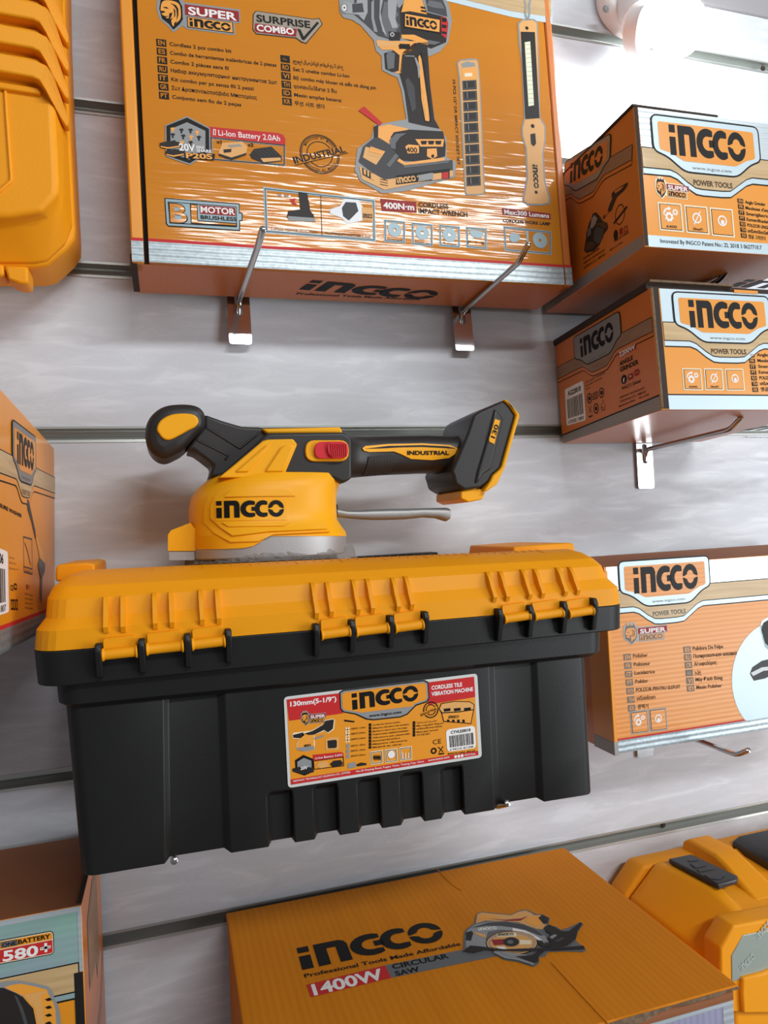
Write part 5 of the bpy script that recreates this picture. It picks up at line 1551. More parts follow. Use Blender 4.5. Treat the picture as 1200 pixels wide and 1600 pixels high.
for i in range(len(grid) - 1):
    for j in range(3):
        bm.faces.new((grid[i][j], grid[i + 1][j], grid[i + 1][j + 1], grid[i][j + 1]))
# rounded ends and back


def tub_end(col_, sgn, rad):
    out = []
    for k in range(1, 6):
        th = math.pi / 2 * k / 5
        c2 = []
        for v_ in col_:
            c2.append(bm.verts.new((v_.co.x + sgn * rad * math.sin(th), YF + rad * 1.3 * (1 - math.cos(th)), v_.co.z)))
        out.append(c2)
    c3 = [bm.verts.new((v_.co.x + sgn * (rad + 0.001), -0.022, v_.co.z - 0.0125 * (1 if i < 1 else 0.6))) for i, v_ in enumerate(col_)]
    out.append(c3)
    return out


L_ = tub_end(grid[0], -1, 0.0095)
R_ = tub_end(grid[-1], 1, 0.0085)
chain = L_[::-1] + grid + R_
for i in list(range(len(L_))) + list(range(len(L_) + len(grid) - 1, len(chain) - 1)):
    for j in range(3):
        bm.faces.new((chain[i][j], chain[i + 1][j], chain[i + 1][j + 1], chain[i][j + 1]))
for j in range(3):
    bm.faces.new((chain[-1][j], chain[0][j], chain[0][j + 1], chain[-1][j + 1]))
bm.faces.new([c_[0] for c_ in chain][::-1])
bm.faces.new([c_[3] for c_ in chain])
body = put('body', bm, 'box_black', tb, bevel=0.0012, seg=2)


def rrect(xl, xr, yf, yb, zl, zr, r, n=6):
    pts = []
    for cx, cy, a0 in ((xl + r, yf + r, 180), (xr - r, yf + r, 270), (xr - r, yb - r * 0.5, 0), (xl + r, yb - r * 0.5, 90)):
        ry = r if a0 in (180, 270) else r * 0.5
        for k in range(n + 1):
            th = math.radians(a0 + 90 * k / n)
            x, y = cx + r * math.cos(th), cy + ry * math.sin(th)
            pts.append((x, y, zl + (zr - zl) * (x - xl) / (xr - xl)))
    return pts


p = lambda px, py, y: at(px, py, y)
# flange below the rim, and the rim itself
q1, q2 = p(140, 1103, -0.206), p(928, 1025, -0.206)
q3, q4 = p(124, 1070, -0.213), p(920, 990, -0.213)
xl, xr = p(92, 1088, -0.19).x, p(931, 1020, -0.19).x
bm = bmesh.new()
add_loft(bm, [rrect(xl + 0.004, xr - 0.003, YF - 0.001, -0.014, q1.z - 0.0015, q2.z - 0.0015, 0.013), rrect(xl, xr, -0.2055, -0.013, q1.z + 0.002, q2.z + 0.002, 0.015), rrect(xl - 0.001, xr + 0.001, -0.2065, -0.013, q3.z + 0.004, q4.z + 0.004, 0.015)])
put('flange', bm, 'box_black', tb, smooth=True, angle=30)
xl, xr = p(57, 1040, -0.19).x, p(958, 962, -0.19).x
bm = bmesh.new()
add_loft(bm, [rrect(xl + 0.0012, xr - 0.0005, -0.2120, -0.012, q3.z, q4.z, 0.019), rrect(xl, xr, -0.2130, -0.012, -0.1666, -0.1701, 0.019)])
put('rim', bm, 'box_black', tb, smooth=True, angle=30, bevel=0.0008)
# lid
LV = [(-0.0832, 0.3376, -0.213, -0.1664, -0.1699, 0.019), (-0.0818, 0.3366, -0.213, -0.1545, -0.1570, 0.019), (-0.0770, 0.3302, -0.2072, -0.1480, -0.1494, 0.018),
      (-0.0762, 0.3284, -0.2040, -0.1365, -0.1400, 0.018), (-0.0730, 0.3236, -0.1965, -0.1290, -0.1340, 0.013), (-0.0665, 0.3205, -0.1840, -0.1234, -0.1296, 0.010), (-0.0560, 0.3172, -0.1660, -0.1205, -0.1269, 0.007)]
lid_rings = [rrect(a_[0], a_[1], a_[2], -0.013 - i * 0.001, a_[3], a_[4], a_[5]) for i, a_ in enumerate(LV)]


def top_z(x, y):
    return -0.1205 - 0.0171 * (x + 0.055) - 0.046 * (y + 0.166)


for i in (4, 5, 6):
    lid_rings[i] = [(q[0], q[1], q[2] - 0.046 * (q[1] - LV[i][2])) for q in lid_rings[i]]
bm = bmesh.new()
add_loft(bm, lid_rings)
lid = put('lid', bm, 'box_yellow', tb, smooth=True, angle=14, bevel=0.0)


def lid_y(z_, x):
    k = (x + 0.08) / 0.415
    prof = [(a_[3] + (a_[4] - a_[3]) * k, a_[2]) for a_ in LV]
    for (z0, y0), (z1, y1) in zip(prof, prof[1:]):
        if z0 <= z_ <= z1:
            return y0 + (y1 - y0) * (z_ - z0) / (z1 - z0)
    return prof[0][1] if z_ < prof[0][0] else prof[-1][1]


GROUPS = [
    dict(ribs=[(166, 932, 988), (193, 931, 987), (243, 926, 982), (269, 925, 980), (316, 921, 976), (342, 920, 974)], bar=[(159, 1012, 215, 1029), (228, 1003, 287, 1021), (299, 996, 352, 1013)], br=[153, 221, 293, 357], by=(1012, 1058)),
    dict(ribs=[(494, 910, 966), (517, 909, 963), (558.5, 905, 960), (581, 904, 958), (621, 902, 955), (642, 900, 952)], bar=[(501, 980, 547, 998), (555, 976, 607, 992), (616, 970, 661, 987)], br=[495, 551, 611.5, 666], by=(980, 1024)),
    dict(ribs=[(771, 893, 940), (791, 892, 939), (826, 889, 936), (846, 888, 934), (881.5, 886, 931), (901, 885, 929)], bar=[(786, 957, 827, 972), (833, 952, 879, 968), (887, 948, 926, 965)], br=[782, 830, 883, 930], by=(956, 1000))]
for g in GROUPS:
    for x, y0, y1 in g['ribs']:
        c0, c1 = p(x - 6 + 3, y0, -0.203), p(x, y1, -0.2125)
        bm = bmesh.new()
        prof = []
        for k in range(7):
            w = k / 6
            z_ = c0.z + (c1.z - c0.z) * w
            ys = lid_y(z_, c1.x)
            prof.append((z_, ys, (0.0012 + 0.0042 * math.sin(math.pi * min(1, 0.10 + w * 0.8))) if w < 1 else 0.0014))
        for z_, ys, h in prof:
            pass
        hw = 0.0023
        ring = [[(c1.x - hw * (1.0 if s else 0.62), ys + (0.003 if s else -h), z_) for s in (1,)] + [(c1.x - hw * 0.6, ys - h, z_), (c1.x + hw * 0.6, ys - h, z_), (c1.x + hw, ys + 0.003, z_)] for z_, ys, h in prof]
        add_loft(bm, ring)
        r_ = put('lid_rib', bm, 'box_yellow', tb, smooth=True, angle=50)
        r_.parent = lid
    for x0, y0, x1, y1 in g['bar']:
        yc = -0.2175
        a_, b_ = p(x0, (y0 + y1) / 2 + 3, yc), p(x1, (y0 + y1) / 2 - 3, yc)
        rad = 0.0036
        bm = bmesh.new()
        d_ = (b_ - a_)
        path = [a_, a_ + d_ * 0.02, a_ + d_ * 0.05, a_ + d_ * 0.08, b_ - d_ * 0.08, b_ - d_ * 0.05, b_ - d_ * 0.02, b_]
        add_tube(bm, path, [rad * 1.05, rad * 1.15, rad * 1.12, rad * 0.9, rad * 0.9, rad * 1.12, rad * 1.15, rad * 1.05], 16)
        # strap that carries the barrel up to the ribs
        zt = a_.z + 0.0105
        for s0, s1, ya, yb in ((a_.x + 0.0008, b_.x - 0.0008, -0.2155, -0.205),):
            v_ = [(s0, a_.z), (s1, b_.z), (s1, b_.z + 0.0085), (s1 - 0.0008, b_.z + 0.0095), (s0 + 0.0008, a_.z + 0.0095), (s0, a_.z + 0.0085)]
            add_prism(bm, v_, ya, yb)
        k_ = put('hinge_knuckle', bm, 'box_yellow', tb, bevel=0.0008)
        k_.parent = lid
    for x in g['br']:
        k = (x - 153) / (930 - 153)
        top = p(x, g['by'][0] - (x - g['br'][0]) * 0.115, -0.22)
        bot = p(x + 2, g['by'][1] - (x - g['br'][0]) * 0.115, -0.215)
        bm = bmesh.new()
        pr = [(-0.207, top.z + 0.002), (-0.2195, top.z + 0.002), (-0.2215, top.z - 0.002), (-0.2210, top.z - 0.006), (-0.2165, bot.z), (-0.207, bot.z - 0.002)]
        a_ = [bm.verts.new((top.x - 0.0019, q[0], q[1])) for q in pr]
        b_ = [bm.verts.new((top.x + 0.0019, q[0], q[1])) for q in pr]
        bm.faces.new(a_)
        bm.faces.new(b_[::-1])
        for i in range(len(pr)):
            j = (i + 1) % len(pr)
            bm.faces.new((a_[i], b_[i], b_[j], a_[j]))
        put('hinge_bracket', bm, 'box_black', tb, bevel=0.0007)
# raised corner posts at the rear ends of the lid, and the grip let into its top
for pts in ([(88, 908), (88, 890), (91, 882), (137, 879), (149, 881), (151, 908)], [(797, 868), (799, 854), (860, 849.5), (889, 848), (893, 851), (894, 868)]):
    bm = bmesh.new()
    add_prism(bm, xz(pts, -0.12), -0.125, -0.03)
    c_ = put('corner_post', bm, 'box_yellow', tb, bevel=0.0016)
    c_.parent = lid
bm = bmesh.new()
g0, g1_ = p(556, 874.5, -0.05), p(683, 868, -0.05)
add_prism(bm, [(g0.x, -0.128), (g1_.x, -0.128), (g1_.x, g1_.z + 0.0006), (g0.x, g0.z + 0.0006)], -0.052, -0.03)
put('top_grip', bm, 'box_black', tb, bevel=0.0006)
# fine ruler ticks moulded along the top edge of the lid
bm = bmesh.new()
for i in range(46):
    x = -0.012 + i * 0.0066
    k = (x + 0.08) / 0.415
    zt = -0.1232 + (-0.1288 + 0.1232) * k
    ln = 0.75 if i % 5 == 0 else 0.42
    y0, y1 = -0.1660, -0.1660 - 0.018 * ln
    add_prism(bm, [(x, 0), (x + 0.0005, 0), (x + 0.0005, 0.0003), (x, 0.0003)], y1, y0)
    vs = bm.verts[:][-8:] if False else None
bm.verts.ensure_lookup_table()
for v_ in bm.verts:
    x, y = v_.co.x, v_.co.y
    k = (x + 0.08) / 0.415
    zA_, zB_ = -0.1234 - 0.0062 * k, -0.1202 - 0.0068 * k
    w = (y + 0.184) / 0.018
    v_.co.z += zA_ + (zB_ - zA_) * w + 0.0001
t_ = put('ruler_ticks', bm, 'box_yellow', tb)
t_.parent = lid

# label sticker on the tub front
ff = Face(Matrix.Translation(tb.location), Vector((0, YF, 0)) - Vector(tb.location) * 1.0 + Vector((0, 0, 0)), (1, 0, 0), (0, 0, 1))
ff.o = Vector((-tb.location.x, YF - tb.location.y, -tb.location.z))
a = Art(ff)
z = Z(430, 1040, 3.529)
S_ = 'label_sticker'
a.poly(z([(46, 172), (1112, 42), (1138, 505), (70, 674)]), 'label_border', 4, S_, r=0.003)
a.poly(z([(62, 186), (1094, 60), (1118, 492), (86, 655)]), 'orange_gloss', 5, S_, r=0.0025)
a.poly(z([(62, 186), (360, 150), (372, 262), (75, 303)]), 'red', 6, S_)
a.poly(z([(836, 92), (1094, 60), (1101, 172), (842, 214)]), 'red', 6, S_)
a.poly(z([(84, 626), (1117, 468), (1118, 492), (86, 655)]), 'red', 6, S_)
pl = [(352, 146), (372, 132), (820, 78), (842, 88), (848, 180), (836, 200), (775, 220), (728, 268), (690, 284), (540, 300), (500, 296), (440, 268), (372, 256), (356, 238)]
a.poly(z(pl), 'ink', 7, S_)
a.poly(z([(358, 150), (376, 138), (816, 85), (836, 94), (842, 176), (831, 194), (772, 213), (724, 262), (688, 277), (540, 293), (504, 289), (444, 262), (376, 250), (362, 234)]), 'grey_print', 8, S_)
a.poly(z([(366, 156), (382, 146), (812, 94), (828, 102), (833, 172), (824, 188), (768, 206), (755, 222), (470, 258), (450, 252), (380, 242), (370, 230)]), 'orange_gloss', 9, S_)
a.poly(z([(470, 260), (758, 224), (724, 258), (688, 270), (540, 288), (508, 284)]), 'grey_print', 9, S_)
a.logo(*z([(424, 242), (788, 190)]), 25.5, 'ink', 10, S_)
a.T('www.ingco.com', *z([(514, 282), (694, 260)]), 4.4, 'ink', 10, S_, 0.03)
a.T('130mm(5-1/9˝)', *z([(82, 224), (336, 192)]), 7.5, 'white', 7, S_, 0.04)
a.T('CORDLESS TILE', *z([(860, 132), (1028, 112)]), 6.2, 'white', 7, S_, 0.04)
a.T('VIBRATION MACHINE', *z([(860, 166), (1088, 138)]), 6.2, 'white', 7, S_, 0.04)
super_badge(a, lambda pts: quad_map(*z([(138, 250), (276, 238), (146, 378)]))([(x, y * 1.0) for x, y in pts]), part=S_, ly=6)
# little tool, battery, toolbox pictures
a.poly(z([(92, 378), (100, 368), (150, 362), (200, 356), (262, 320), (272, 300), (318, 290), (328, 300), (322, 350), (290, 372), (270, 358), (215, 380), (218, 440), (214, 462), (160, 472), (118, 460), (116, 430), (130, 402), (96, 400)]), 'cream', 7, S_)
a.poly(z([(96, 380), (152, 366), (160, 380), (138, 398), (100, 396)]), 'pic_black', 8, S_)
a.poly(z([(130, 404), (160, 370), (205, 360), (212, 378), (212, 430), (214, 455), (160, 468), (122, 456), (120, 432)]), 'pic_orange', 8, S_)
a.poly(z([(160, 372), (205, 358), (262, 324), (276, 302), (318, 294), (322, 300), (316, 346), (290, 366), (268, 352), (214, 378), (180, 380)]), 'pic_black', 9, S_)
a.line(z([(214, 402), (266, 384)]), 0.0012, 'grey_print', 8, S_)
a.poly(z([(120, 450), (214, 440), (214, 460), (160, 470), (122, 462)]), 'grey_print', 9, S_)
a.logo(*z([(158, 446), (196, 440)]), 3.4, 'ink', 10, S_)
a.poly(z([(276, 404), (300, 394), (348, 392), (352, 460), (276, 464)]), 'pic_tan', 7, S_)
a.poly(z([(286, 412), (330, 406), (338, 412), (338, 446), (330, 452), (290, 454)]), 'pic_black', 8, S_)
a.poly(z([(154, 490), (208, 512), (212, 582), (160, 604), (112, 588), (108, 520)]), 'ink', 7, S_)
a.poly(z([(156, 506), (198, 522), (200, 572), (160, 590), (122, 578), (120, 528)]), 'grey_print', 8, S_)
a.poly(z([(94, 566), (140, 552), (210, 560), (212, 584), (150, 596), (96, 582)]), 'pic_black', 9, S_)
a.T('20V', *z([(138, 572), (178, 566)]), 5, 'white', 10, S_, 0.04)
a.poly(z([(206, 490), (360, 474), (374, 480), (376, 500), (208, 522)]), 'red', 7, S_)
a.T('Li-Ion Battery 2.0Ah', *z([(220, 514), (368, 494)]), 3.4, 'white', 8, S_, 0.01)
a.frame(z([(208, 522), (376, 500), (378, 552), (212, 572)]), 0.0005, 'ink', 7, S_)
a.poly(z([(226, 550), (240, 530), (280, 524), (292, 536), (288, 556), (250, 564)]), 'pic_tan', 7, S_)
a.poly(z([(300, 540), (320, 522), (360, 518), (372, 536), (366, 548), (312, 556)]), 'pic_black', 7, S_)
a.poly(z([(378, 296), (436, 304), (434, 312), (380, 306)]), 'ink', 7, S_)
for i, (yy, n3) in enumerate(((352, '100PCS 1.2mm'), (380, '100PCS 2.0mm'), (410, '100PCS 3.0mm'), (446, '50PCS 1.0mm'), (474, '50PCS 1.5mm'), (502, '50PCS 2.0mm'))):
    if i < 3:
        a.line(z([(386, yy - 12), (408, yy + 10)]), 0.0010, 'cream', 7, S_)
        a.line(z([(408, yy - 14), (386, yy + 12)]), 0.0010, 'cream', 7, S_)
    else:
        a.poly(z([(390, yy - 14), (408, yy - 16), (408, yy + 6), (390, yy + 8)]), 'grey_print', 7, S_)
    a.T(n3, *z([(416, yy), (496, yy - 10)]), 2.6, 'ink', 7, S_, 0.01)
a.poly(z([(398, 538), (440, 528), (442, 558), (400, 566)]), 'grey_print', 7, S_)
a.poly(z([(444, 544), (470, 532), (502, 536), (502, 546), (450, 554)]), 'pic_black', 7, S_)
for cx0, cy0, n4, wds in ((514, 318, 8, ('Cordless tile vibration machine', 'Máquina vibradora de azulejos', 'Machine à vibrer pour carrelage', 'Плиточная вибромашина', 'Vibratore per piastrelle', 'Κρουστικό πλακιδίων', 'Máquina vibratória', 'Maşină de vibrat')),
                          (756, 306, 5, ('آلة اهتزاز البلاط', 'Máy rung gạch dùng pin', 'เครื่องสั่นกระเบื้อง', 'Mesin getar keramik', '무선 타일 진동기'))):
    for i in range(n4):
        y = cy0 + i * (17.6 if n4 == 8 else 17)
        a.poly(z([(cx0, y), (cx0 + 14, y - 1.6), (cx0 + 14.6, y + 14), (cx0 + .6, y + 15.6)]), 'ink', 7, S_)
        ln = (150, 200, 190, 196, 205, 150, 190, 160)[i] if n4 == 8 else (112, 148, 140, 120, 74)[i]
        a.T(wds[i], *z([(cx0 + 22, y + 12), (cx0 + 22 + ln, y + 12 - ln * 0.115)]), 2.3, 'ink', 7, S_, 0.01)
for (x, y) in ((522, 472), (602, 462), (682, 450)):
    a.frame(z([(x, y), (x + 68, y - 9), (x + 71, y + 64), (x + 4, y + 73)]), 0.0013, 'cream', 7, S_)
    a.frame(z([(x + 4, y + 4), (x + 64, y - 4), (x + 67, y + 60), (x + 8, y + 68)]), 0.0004, 'ink', 8, S_)
for k in range(6):
    a.line(z([(538 + k * 7, 510), (542 + k * 7, 492), (545 + k * 7, 518)]), 0.0005, 'ink', 8, S_)
a.circle(z([(638, 488)])[0], 5.5, 'white', 8, S_)
for k in range(3):
    a.line(z([(700 + k * 16, 512), (701 + k * 16, 478)]), 0.0006, 'white', 8, S_)
a.circle(z([(856, 242)])[0], 12, 'ink', 7, S_, hole=0.86)
a.circle(z([(856, 242)])[0], 8, 'ink', 7, S_, hole=0.84)
a.poly(z([(798, 262), (888, 222), (894, 238), (804, 280)]), 'orange_gloss', 8, S_)
a.T('INDUSTRIAL', *z([(804, 276), (890, 238)]), 3.4, 'ink', 9, S_, 0.04)
# printed picture of the toolbox
a.poly(z([(900, 236), (912, 206), (985, 194), (1070, 196), (1096, 212), (1094, 240), (1078, 320), (925, 308), (914, 262)]), 'ink', 7, S_)
a.poly(z([(904, 236), (915, 210), (985, 198), (1068, 200), (1091, 214), (1090, 238), (1012, 250), (918, 256)]), 'pic_tan', 8, S_)
a.poly(z([(918, 262), (1012, 256), (1088, 244), (1074, 315), (928, 303)]), 'pic_orange', 8, S_)
a.logo(*z([(952, 290), (1010, 286)]), 4.4, 'ink', 9, S_)
for k in range(4):
    a.poly(z([(944 + k * 28, 306 + k * 1.5), (958 + k * 28, 307 + k * 1.5), (958 + k * 28, 296), (944 + k * 28, 295)]), 'ink', 9, S_)
for k in range(3):
    a.poly(z([(925 + k * 56, 236 - k * 2), (962 + k * 56, 232 - k * 2), (964 + k * 56, 248 - k * 2), (928 + k * 56, 252 - k * 2)]), 'ink', 9, S_)
a.T('CE', *z([(868, 434), (914, 426)]), 7.5, 'ink', 7, S_, 0.0)
a.circle(z([(872, 468)])[0], 4.6, 'ink', 7, S_, hole=0.5)
a.line(z([(896, 446), (924, 474)]), 0.0006, 'ink', 7, S_)
a.line(z([(924, 442), (900, 478)]), 0.0006, 'ink', 7, S_)
a.poly(z([(898, 482), (928, 478), (929, 486), (899, 490)]), 'ink', 7, S_)
a.barcode(z([(938, 352), (1098, 328), (1105, 452), (946, 474)]), 'CTVLI20018', '6 942141 811208', 7, S_)
a.T('MADE IN CHINA  0824.V01', *z([(950, 490), (1100, 472)]), 2.6, 'ink', 7, S_, 0.02)
a.T('NEWWAY TECHNOLOGY (SUZHOU) CO., LIMITED', *z([(98, 640), (412, 590)]), 3.0, 'white', 7, S_, 0.01)
a.T('No.20 Deyang Road, Fuqiao Town, Taicang City, China', *z([(444, 586), (818, 530)]), 3.0, 'white', 7, S_, 0.01)
a.T('www.ingco.com', *z([(840, 526), (958, 506)]), 3.2, 'white', 7, S_, 0.02)
for k in range(3):
    a.circle(z([(992 + k * 18, 500 - k * 2.6)])[0], 2.2, 'white', 7, S_, n=14)
a.T('INGCO Global', *z([(1042, 496), (1100, 488)]), 2.8, 'white', 7, S_, 0.01)
a.finish(tb)

# ================================================================== tile vibration machine
tv = empty('tile_vibrator', (0.072, -0.09, -0.1225), 'yellow and black cordless tile vibrating tool with suction base standing on the toolbox lid', 'power tool')
YC = -0.09
z1, z2_ = Z(220, 620, 3.529), Z(500, 620, 3.75)
HL = [(768, 271, 1110, 0.0610), (745, 270, 1106, 0.0595), (715, 268, 1085, 0.056), (680, 266, 1064, 0.0535), (620, 264, 1060, 0.0525), (560, 275, 1060, 0.052), (520, 300, 1066, 0.051), (490, 333, 1080, 0.049), (465, 362, 1094, 0.047), (440, 400, 1097, 0.044)]
NH = 2.7


def sring(y_, xl_, xr_, hd, n=NH, seg=56, zf=z1, yc=YC, yr=None):
    A_, B_ = at(*zf([(xl_, y_)])[0], yc), at(*zf([(xr_, y_ if yr is None else yr)])[0], yc)
    out = []
    for k in range(seg):
        th = 2 * math.pi * k / seg
        c, s = math.cos(th), math.sin(th)
        u = math.copysign(abs(c) ** (2 / n), c)
        v = math.copysign(abs(s) ** (2 / n), s)
        m_ = (A_ + B_) / 2
        q = m_ + (B_ - A_) / 2 * u
        out.append((q.x, yc + hd * v, q.z))
    return out


H_LV = [(at(*z1([((l + r) / 2, y)])[0], YC).z, at(*z1([(l, y)])[0], YC).x, at(*z1([(r, y)])[0], YC).x, hd) for y, l, r, hd in HL]


def house_y(x, z_):
    lv = H_LV
    if z_ <= lv[0][0]:
        i, w = 0, 0.0
    elif z_ >= lv[-1][0]:
        i, w = len(lv) - 2, 1.0
    else:
        for i in range(len(lv) - 1):
            if lv[i][0] <= z_ <= lv[i + 1][0]:
                w = (z_ - lv[i][0]) / (lv[i + 1][0] - lv[i][0])
                break
    a_, b_ = lv[i], lv[i + 1]
    xl_, xr_, hd = (a_[k] * (1 - w) + b_[k] * w for k in (1, 2, 3))
    u = min(0.995, abs((x - (xl_ + xr_) / 2) / ((xr_ - xl_) / 2)))
    return YC - hd * (1 - u ** NH) ** (1 / NH)


def conform(bm, pts, surf, off, skirt=0.004, step=0.006, mi=0):
    """a panel that follows the surface y = surf(x, z), raised by off"""
    b2 = bmesh.new()
    vs = [b2.verts.new((q[0], 0, q[1])) for q in pts]
    b2.faces.new(vs)
    xs, zs = [q[0] for q in pts], [q[1] for q in pts]
    for ax_, lo, hi in ((0, min(xs), max(xs)), (2, min(zs), max(zs))):
        n_ = int((hi - lo) / step)
        for k in range(1, n_ + 1):
            co = [0, 0, 0]
            co[ax_] = lo + (hi - lo) * k / (n_ + 1)
            no = [0, 0, 0]
            no[ax_] = 1
            bmesh.ops.bisect_plane(b2, geom=b2.verts[:] + b2.edges[:] + b2.faces[:], plane_co=co, plane_no=no)
    bmesh.ops.triangulate(b2, faces=b2.faces[:])
    b2.verts.ensure_lookup_table()
    mp_ = {}
    for v_ in b2.verts:
        mp_[v_.index] = bm.verts.new((v_.co.x, surf(v_.co.x, v_.co.z) - off, v_.co.z))
    b2.verts.index_update()
    mp_ = {v_: bm.verts.new((v_.co.x, surf(v_.co.x, v_.co.z) - off, v_.co.z)) for v_ in b2.verts} if False else {v_: list(mp_.values())[i] for i, v_ in enumerate(b2.verts)}
    for f in b2.faces:
        bm.faces.new([mp_[v_] for v_ in f.verts]).material_index = mi
    if skirt:
        low = {}
        for e_ in b2.edges:
            if len(e_.link_faces) == 1:
                for v_ in e_.verts:
                    if v_ not in low:
                        c = mp_[v_].co
                        low[v_] = bm.verts.new((c.x, c.y + skirt, c.z))
                a_, b_ = e_.verts
                bm.faces.new((mp_[a_], mp_[b_], low[b_], low[a_])).material_index = mi
    b2.free()


def conform_text(bm, body, p0, p1, h, surf, off, bold=0.03, mi=0, logo=False):
    """p0, p1: (x, z) of the baseline ends"""
    a_, b_ = Vector(p0), Vector(p1)
    if logo:
        U, V = (b_ - a_) / LOGO_W, Vector((-(b_ - a_).y, (b_ - a_).x)).normalized() * h
        for pl_ in LOGO:
            conform(bm, [tuple(a_ + U * x + V * y) for x, y in pl_], surf, off, 0.0008, 0.004, mi)
        return
    vs, fs = text_tris(body, bold)
    x0, x1 = min(v[0] for v in vs), max(v[0] for v in vs)
    U = (b_ - a_) / (x1 - x0)
    V = Vector((-(b_ - a_).y, (b_ - a_).x)).normalized() * (h / 0.72)
    vv = []
    for x, y in vs:
        q = a_ + U * (x - x0) + V * y
        vv.append(bm.verts.new((q.x, surf(q.x, q.y) - off, q.y)))
    for f in fs:
        try:
            bm.faces.new([vv[i] for i in f]).material_index = mi
        except ValueError:
            pass


bm = bmesh.new()
add_loft(bm, [sring(*l_) for l_ in HL])
# toe block on the left
add_prism(bm, xz(z1([(150, 846), (150, 762), (166, 738), (268, 698), (300, 740), (300, 846)]), YC), -0.118, -0.062)
YP = -0.141
hp = lambda pts, y=YP: xz(z1(pts), y)
conform(bm, hp([(275, 765), (272, 842), (330, 842), (470, 838), (560, 833), (612, 822), (650, 800), (700, 766)]), lambda x, z_: house_y(x, H_LV[0][0]), 0.0006, 0.008)
conform(bm, hp([(352, 605), (372, 545), (425, 488), (520, 470), (850, 458), (1020, 478), (1052, 500), (1040, 742), (720, 758), (640, 795), (490, 800), (405, 752), (350, 690)]), house_y, 0.0022, 0.004)
conform(bm, hp([(386, 605), (410, 545), (450, 512), (520, 494), (850, 484), (1000, 500), (1030, 520), (1022, 728), (700, 742), (500, 765), (440, 722), (386, 668)]), house_y, 0.0040, 0.0025)
conform(bm, hp([(462, 552), (500, 514), (800, 512), (846, 548)]), house_y, 0.0052, 0.0016)
conform(bm, hp([(448, 694), (812, 694), (780, 712), (480, 716)]), house_y, 0.0052, 0.0016)
conform(bm, hp([(412, 572), (798, 570), (798, 680), (412, 684)]), house_y, 0.0046, 0.001)
put('housing', bm, 'tool_yellow', tv, smooth=True, angle=32)
bm = bmesh.new()
a_, b_ = hp([(420, 668), (788, 662)], -0.1455)
conform_text(bm, '', a_, b_, 0.0128, house_y, 0.0050, logo=True)
put('brand_lettering', bm, 'ink', tv)
# cast base, suction pad, wrap
bm = bmesh.new()
add_loft(bm, [sring(893, 276, 1104, 0.0590, yr=858), sring(886, 272, 1107, 0.0602, yr=851), sring(800, 272, 1107, 0.0602), sring(767, 273, 1107, 0.0602)])
add_prism(bm, xz(z1([(155, 848), (157, 895), (290, 895), (290, 848)]), YC), -0.117, -0.063)
put('cast_base', bm, 'cast_silver', tv, smooth=True, angle=30)
bm = bmesh.new()
c0 = (at(*z1([(690, 876)])[0], YC))
rim_z = top_z(c0.x, YC)
rings = []
for zz, r_ in ((c0.z + 0.001, 0.054), (c0.z - 0.0005, 0.0585), (rim_z + 0.0004, 0.0600)):
    rings.append([(c0.x + r_ * math.cos(2 * math.pi * k / 48), YC + r_ * math.sin(2 * math.pi * k / 48), (zz - 0.016 * r_ * math.cos(2 * math.pi * k / 48)) if zz > c0.z - 0.001 else top_z(c0.x + r_ * math.cos(2 * math.pi * k / 48), YC + r_ * math.sin(2 * math.pi * k / 48)) + 0.0005) for k in range(48)])
add_loft(bm, rings)
put('suction_pad', bm, 'rubber', tv, smooth=True)
bm = bmesh.new()
rnd = random.Random(11)
rings = []
SEG = 120
for j, (zz, r_) in enumerate(((c0.z + 0.0035, 0.0605), (c0.z + 0.0015, 0.0625), (c0.z - 0.0008, 0.0640), (rim_z + 0.0012, 0.0650), (rim_z - 0.0002, 0.0655))):
    ring = []
    for k in range(SEG):
        th = 2 * math.pi * k / SEG
        bulge = 0.010 * math.exp(-((th - 5.95) / 0.30) ** 2) + 0.005 * math.exp(-((th - 5.4) / 0.2) ** 2)
        r2 = r_ + rnd.uniform(-0.0014, 0.0014) + bulge * (1 if j else 0.3)
        up = (rnd.uniform(-0.0008, 0.0010) + bulge * (0.55 - 0.12 * j)) if j < 4 else 0
        ring.append((c0.x + r2 * math.cos(th), YC + r2 * math.sin(th), (zz + up - 0.016 * r2 * math.cos(th)) if j < 3 else top_z(c0.x + r2 * math.cos(th), YC + r2 * math.sin(th)) + (0.0014, 0.0006)[j - 3] + max(0, up) * 0.6))
    rings.append(ring)
add_loft(bm, rings, cap=False)
put('plastic_wrap', bm, 'film', tv, label='crumpled clear film around the suction pad')
# black grip shell: front knob, arm, middle
bm = bmesh.new()
add_prism(bm, xz(curve2(z1([(30, 190), (34, 275), (72, 332), (130, 353), (190, 330), (235, 302), (300, 235), (345, 190), (348, 120), (310, 75), (230, 62), (130, 74), (62, 122)]), 4), -0.100), -0.124, -0.062)
put('front_knob', bm, 'tool_black', tv, bevel=0.009, seg=4)
bm = bmesh.new()
add_prism(bm, xz(curve2(z1([(88, 175), (110, 130), (170, 98), (250, 92), (300, 104), (318, 135), (300, 165), (260, 186), (210, 214), (160, 237), (125, 232), (100, 205)]), 4), -0.125), -0.1258, -0.120)
put('knob_insert', bm, 'tool_yellow', tv, bevel=0.0012)
bm = bmesh.new()
add_prism(bm, xz(z1([(250, 305), (300, 235), (345, 180), (345, 116), (440, 150), (545, 181), (640, 184), (700, 215), (850, 235), (760, 330), (440, 450), (372, 454), (390, 388), (335, 344), (285, 308)]), -0.098), -0.116, -0.066)
put('arm', bm, 'tool_black', tv, bevel=0.007, seg=4)
bm = bmesh.new()
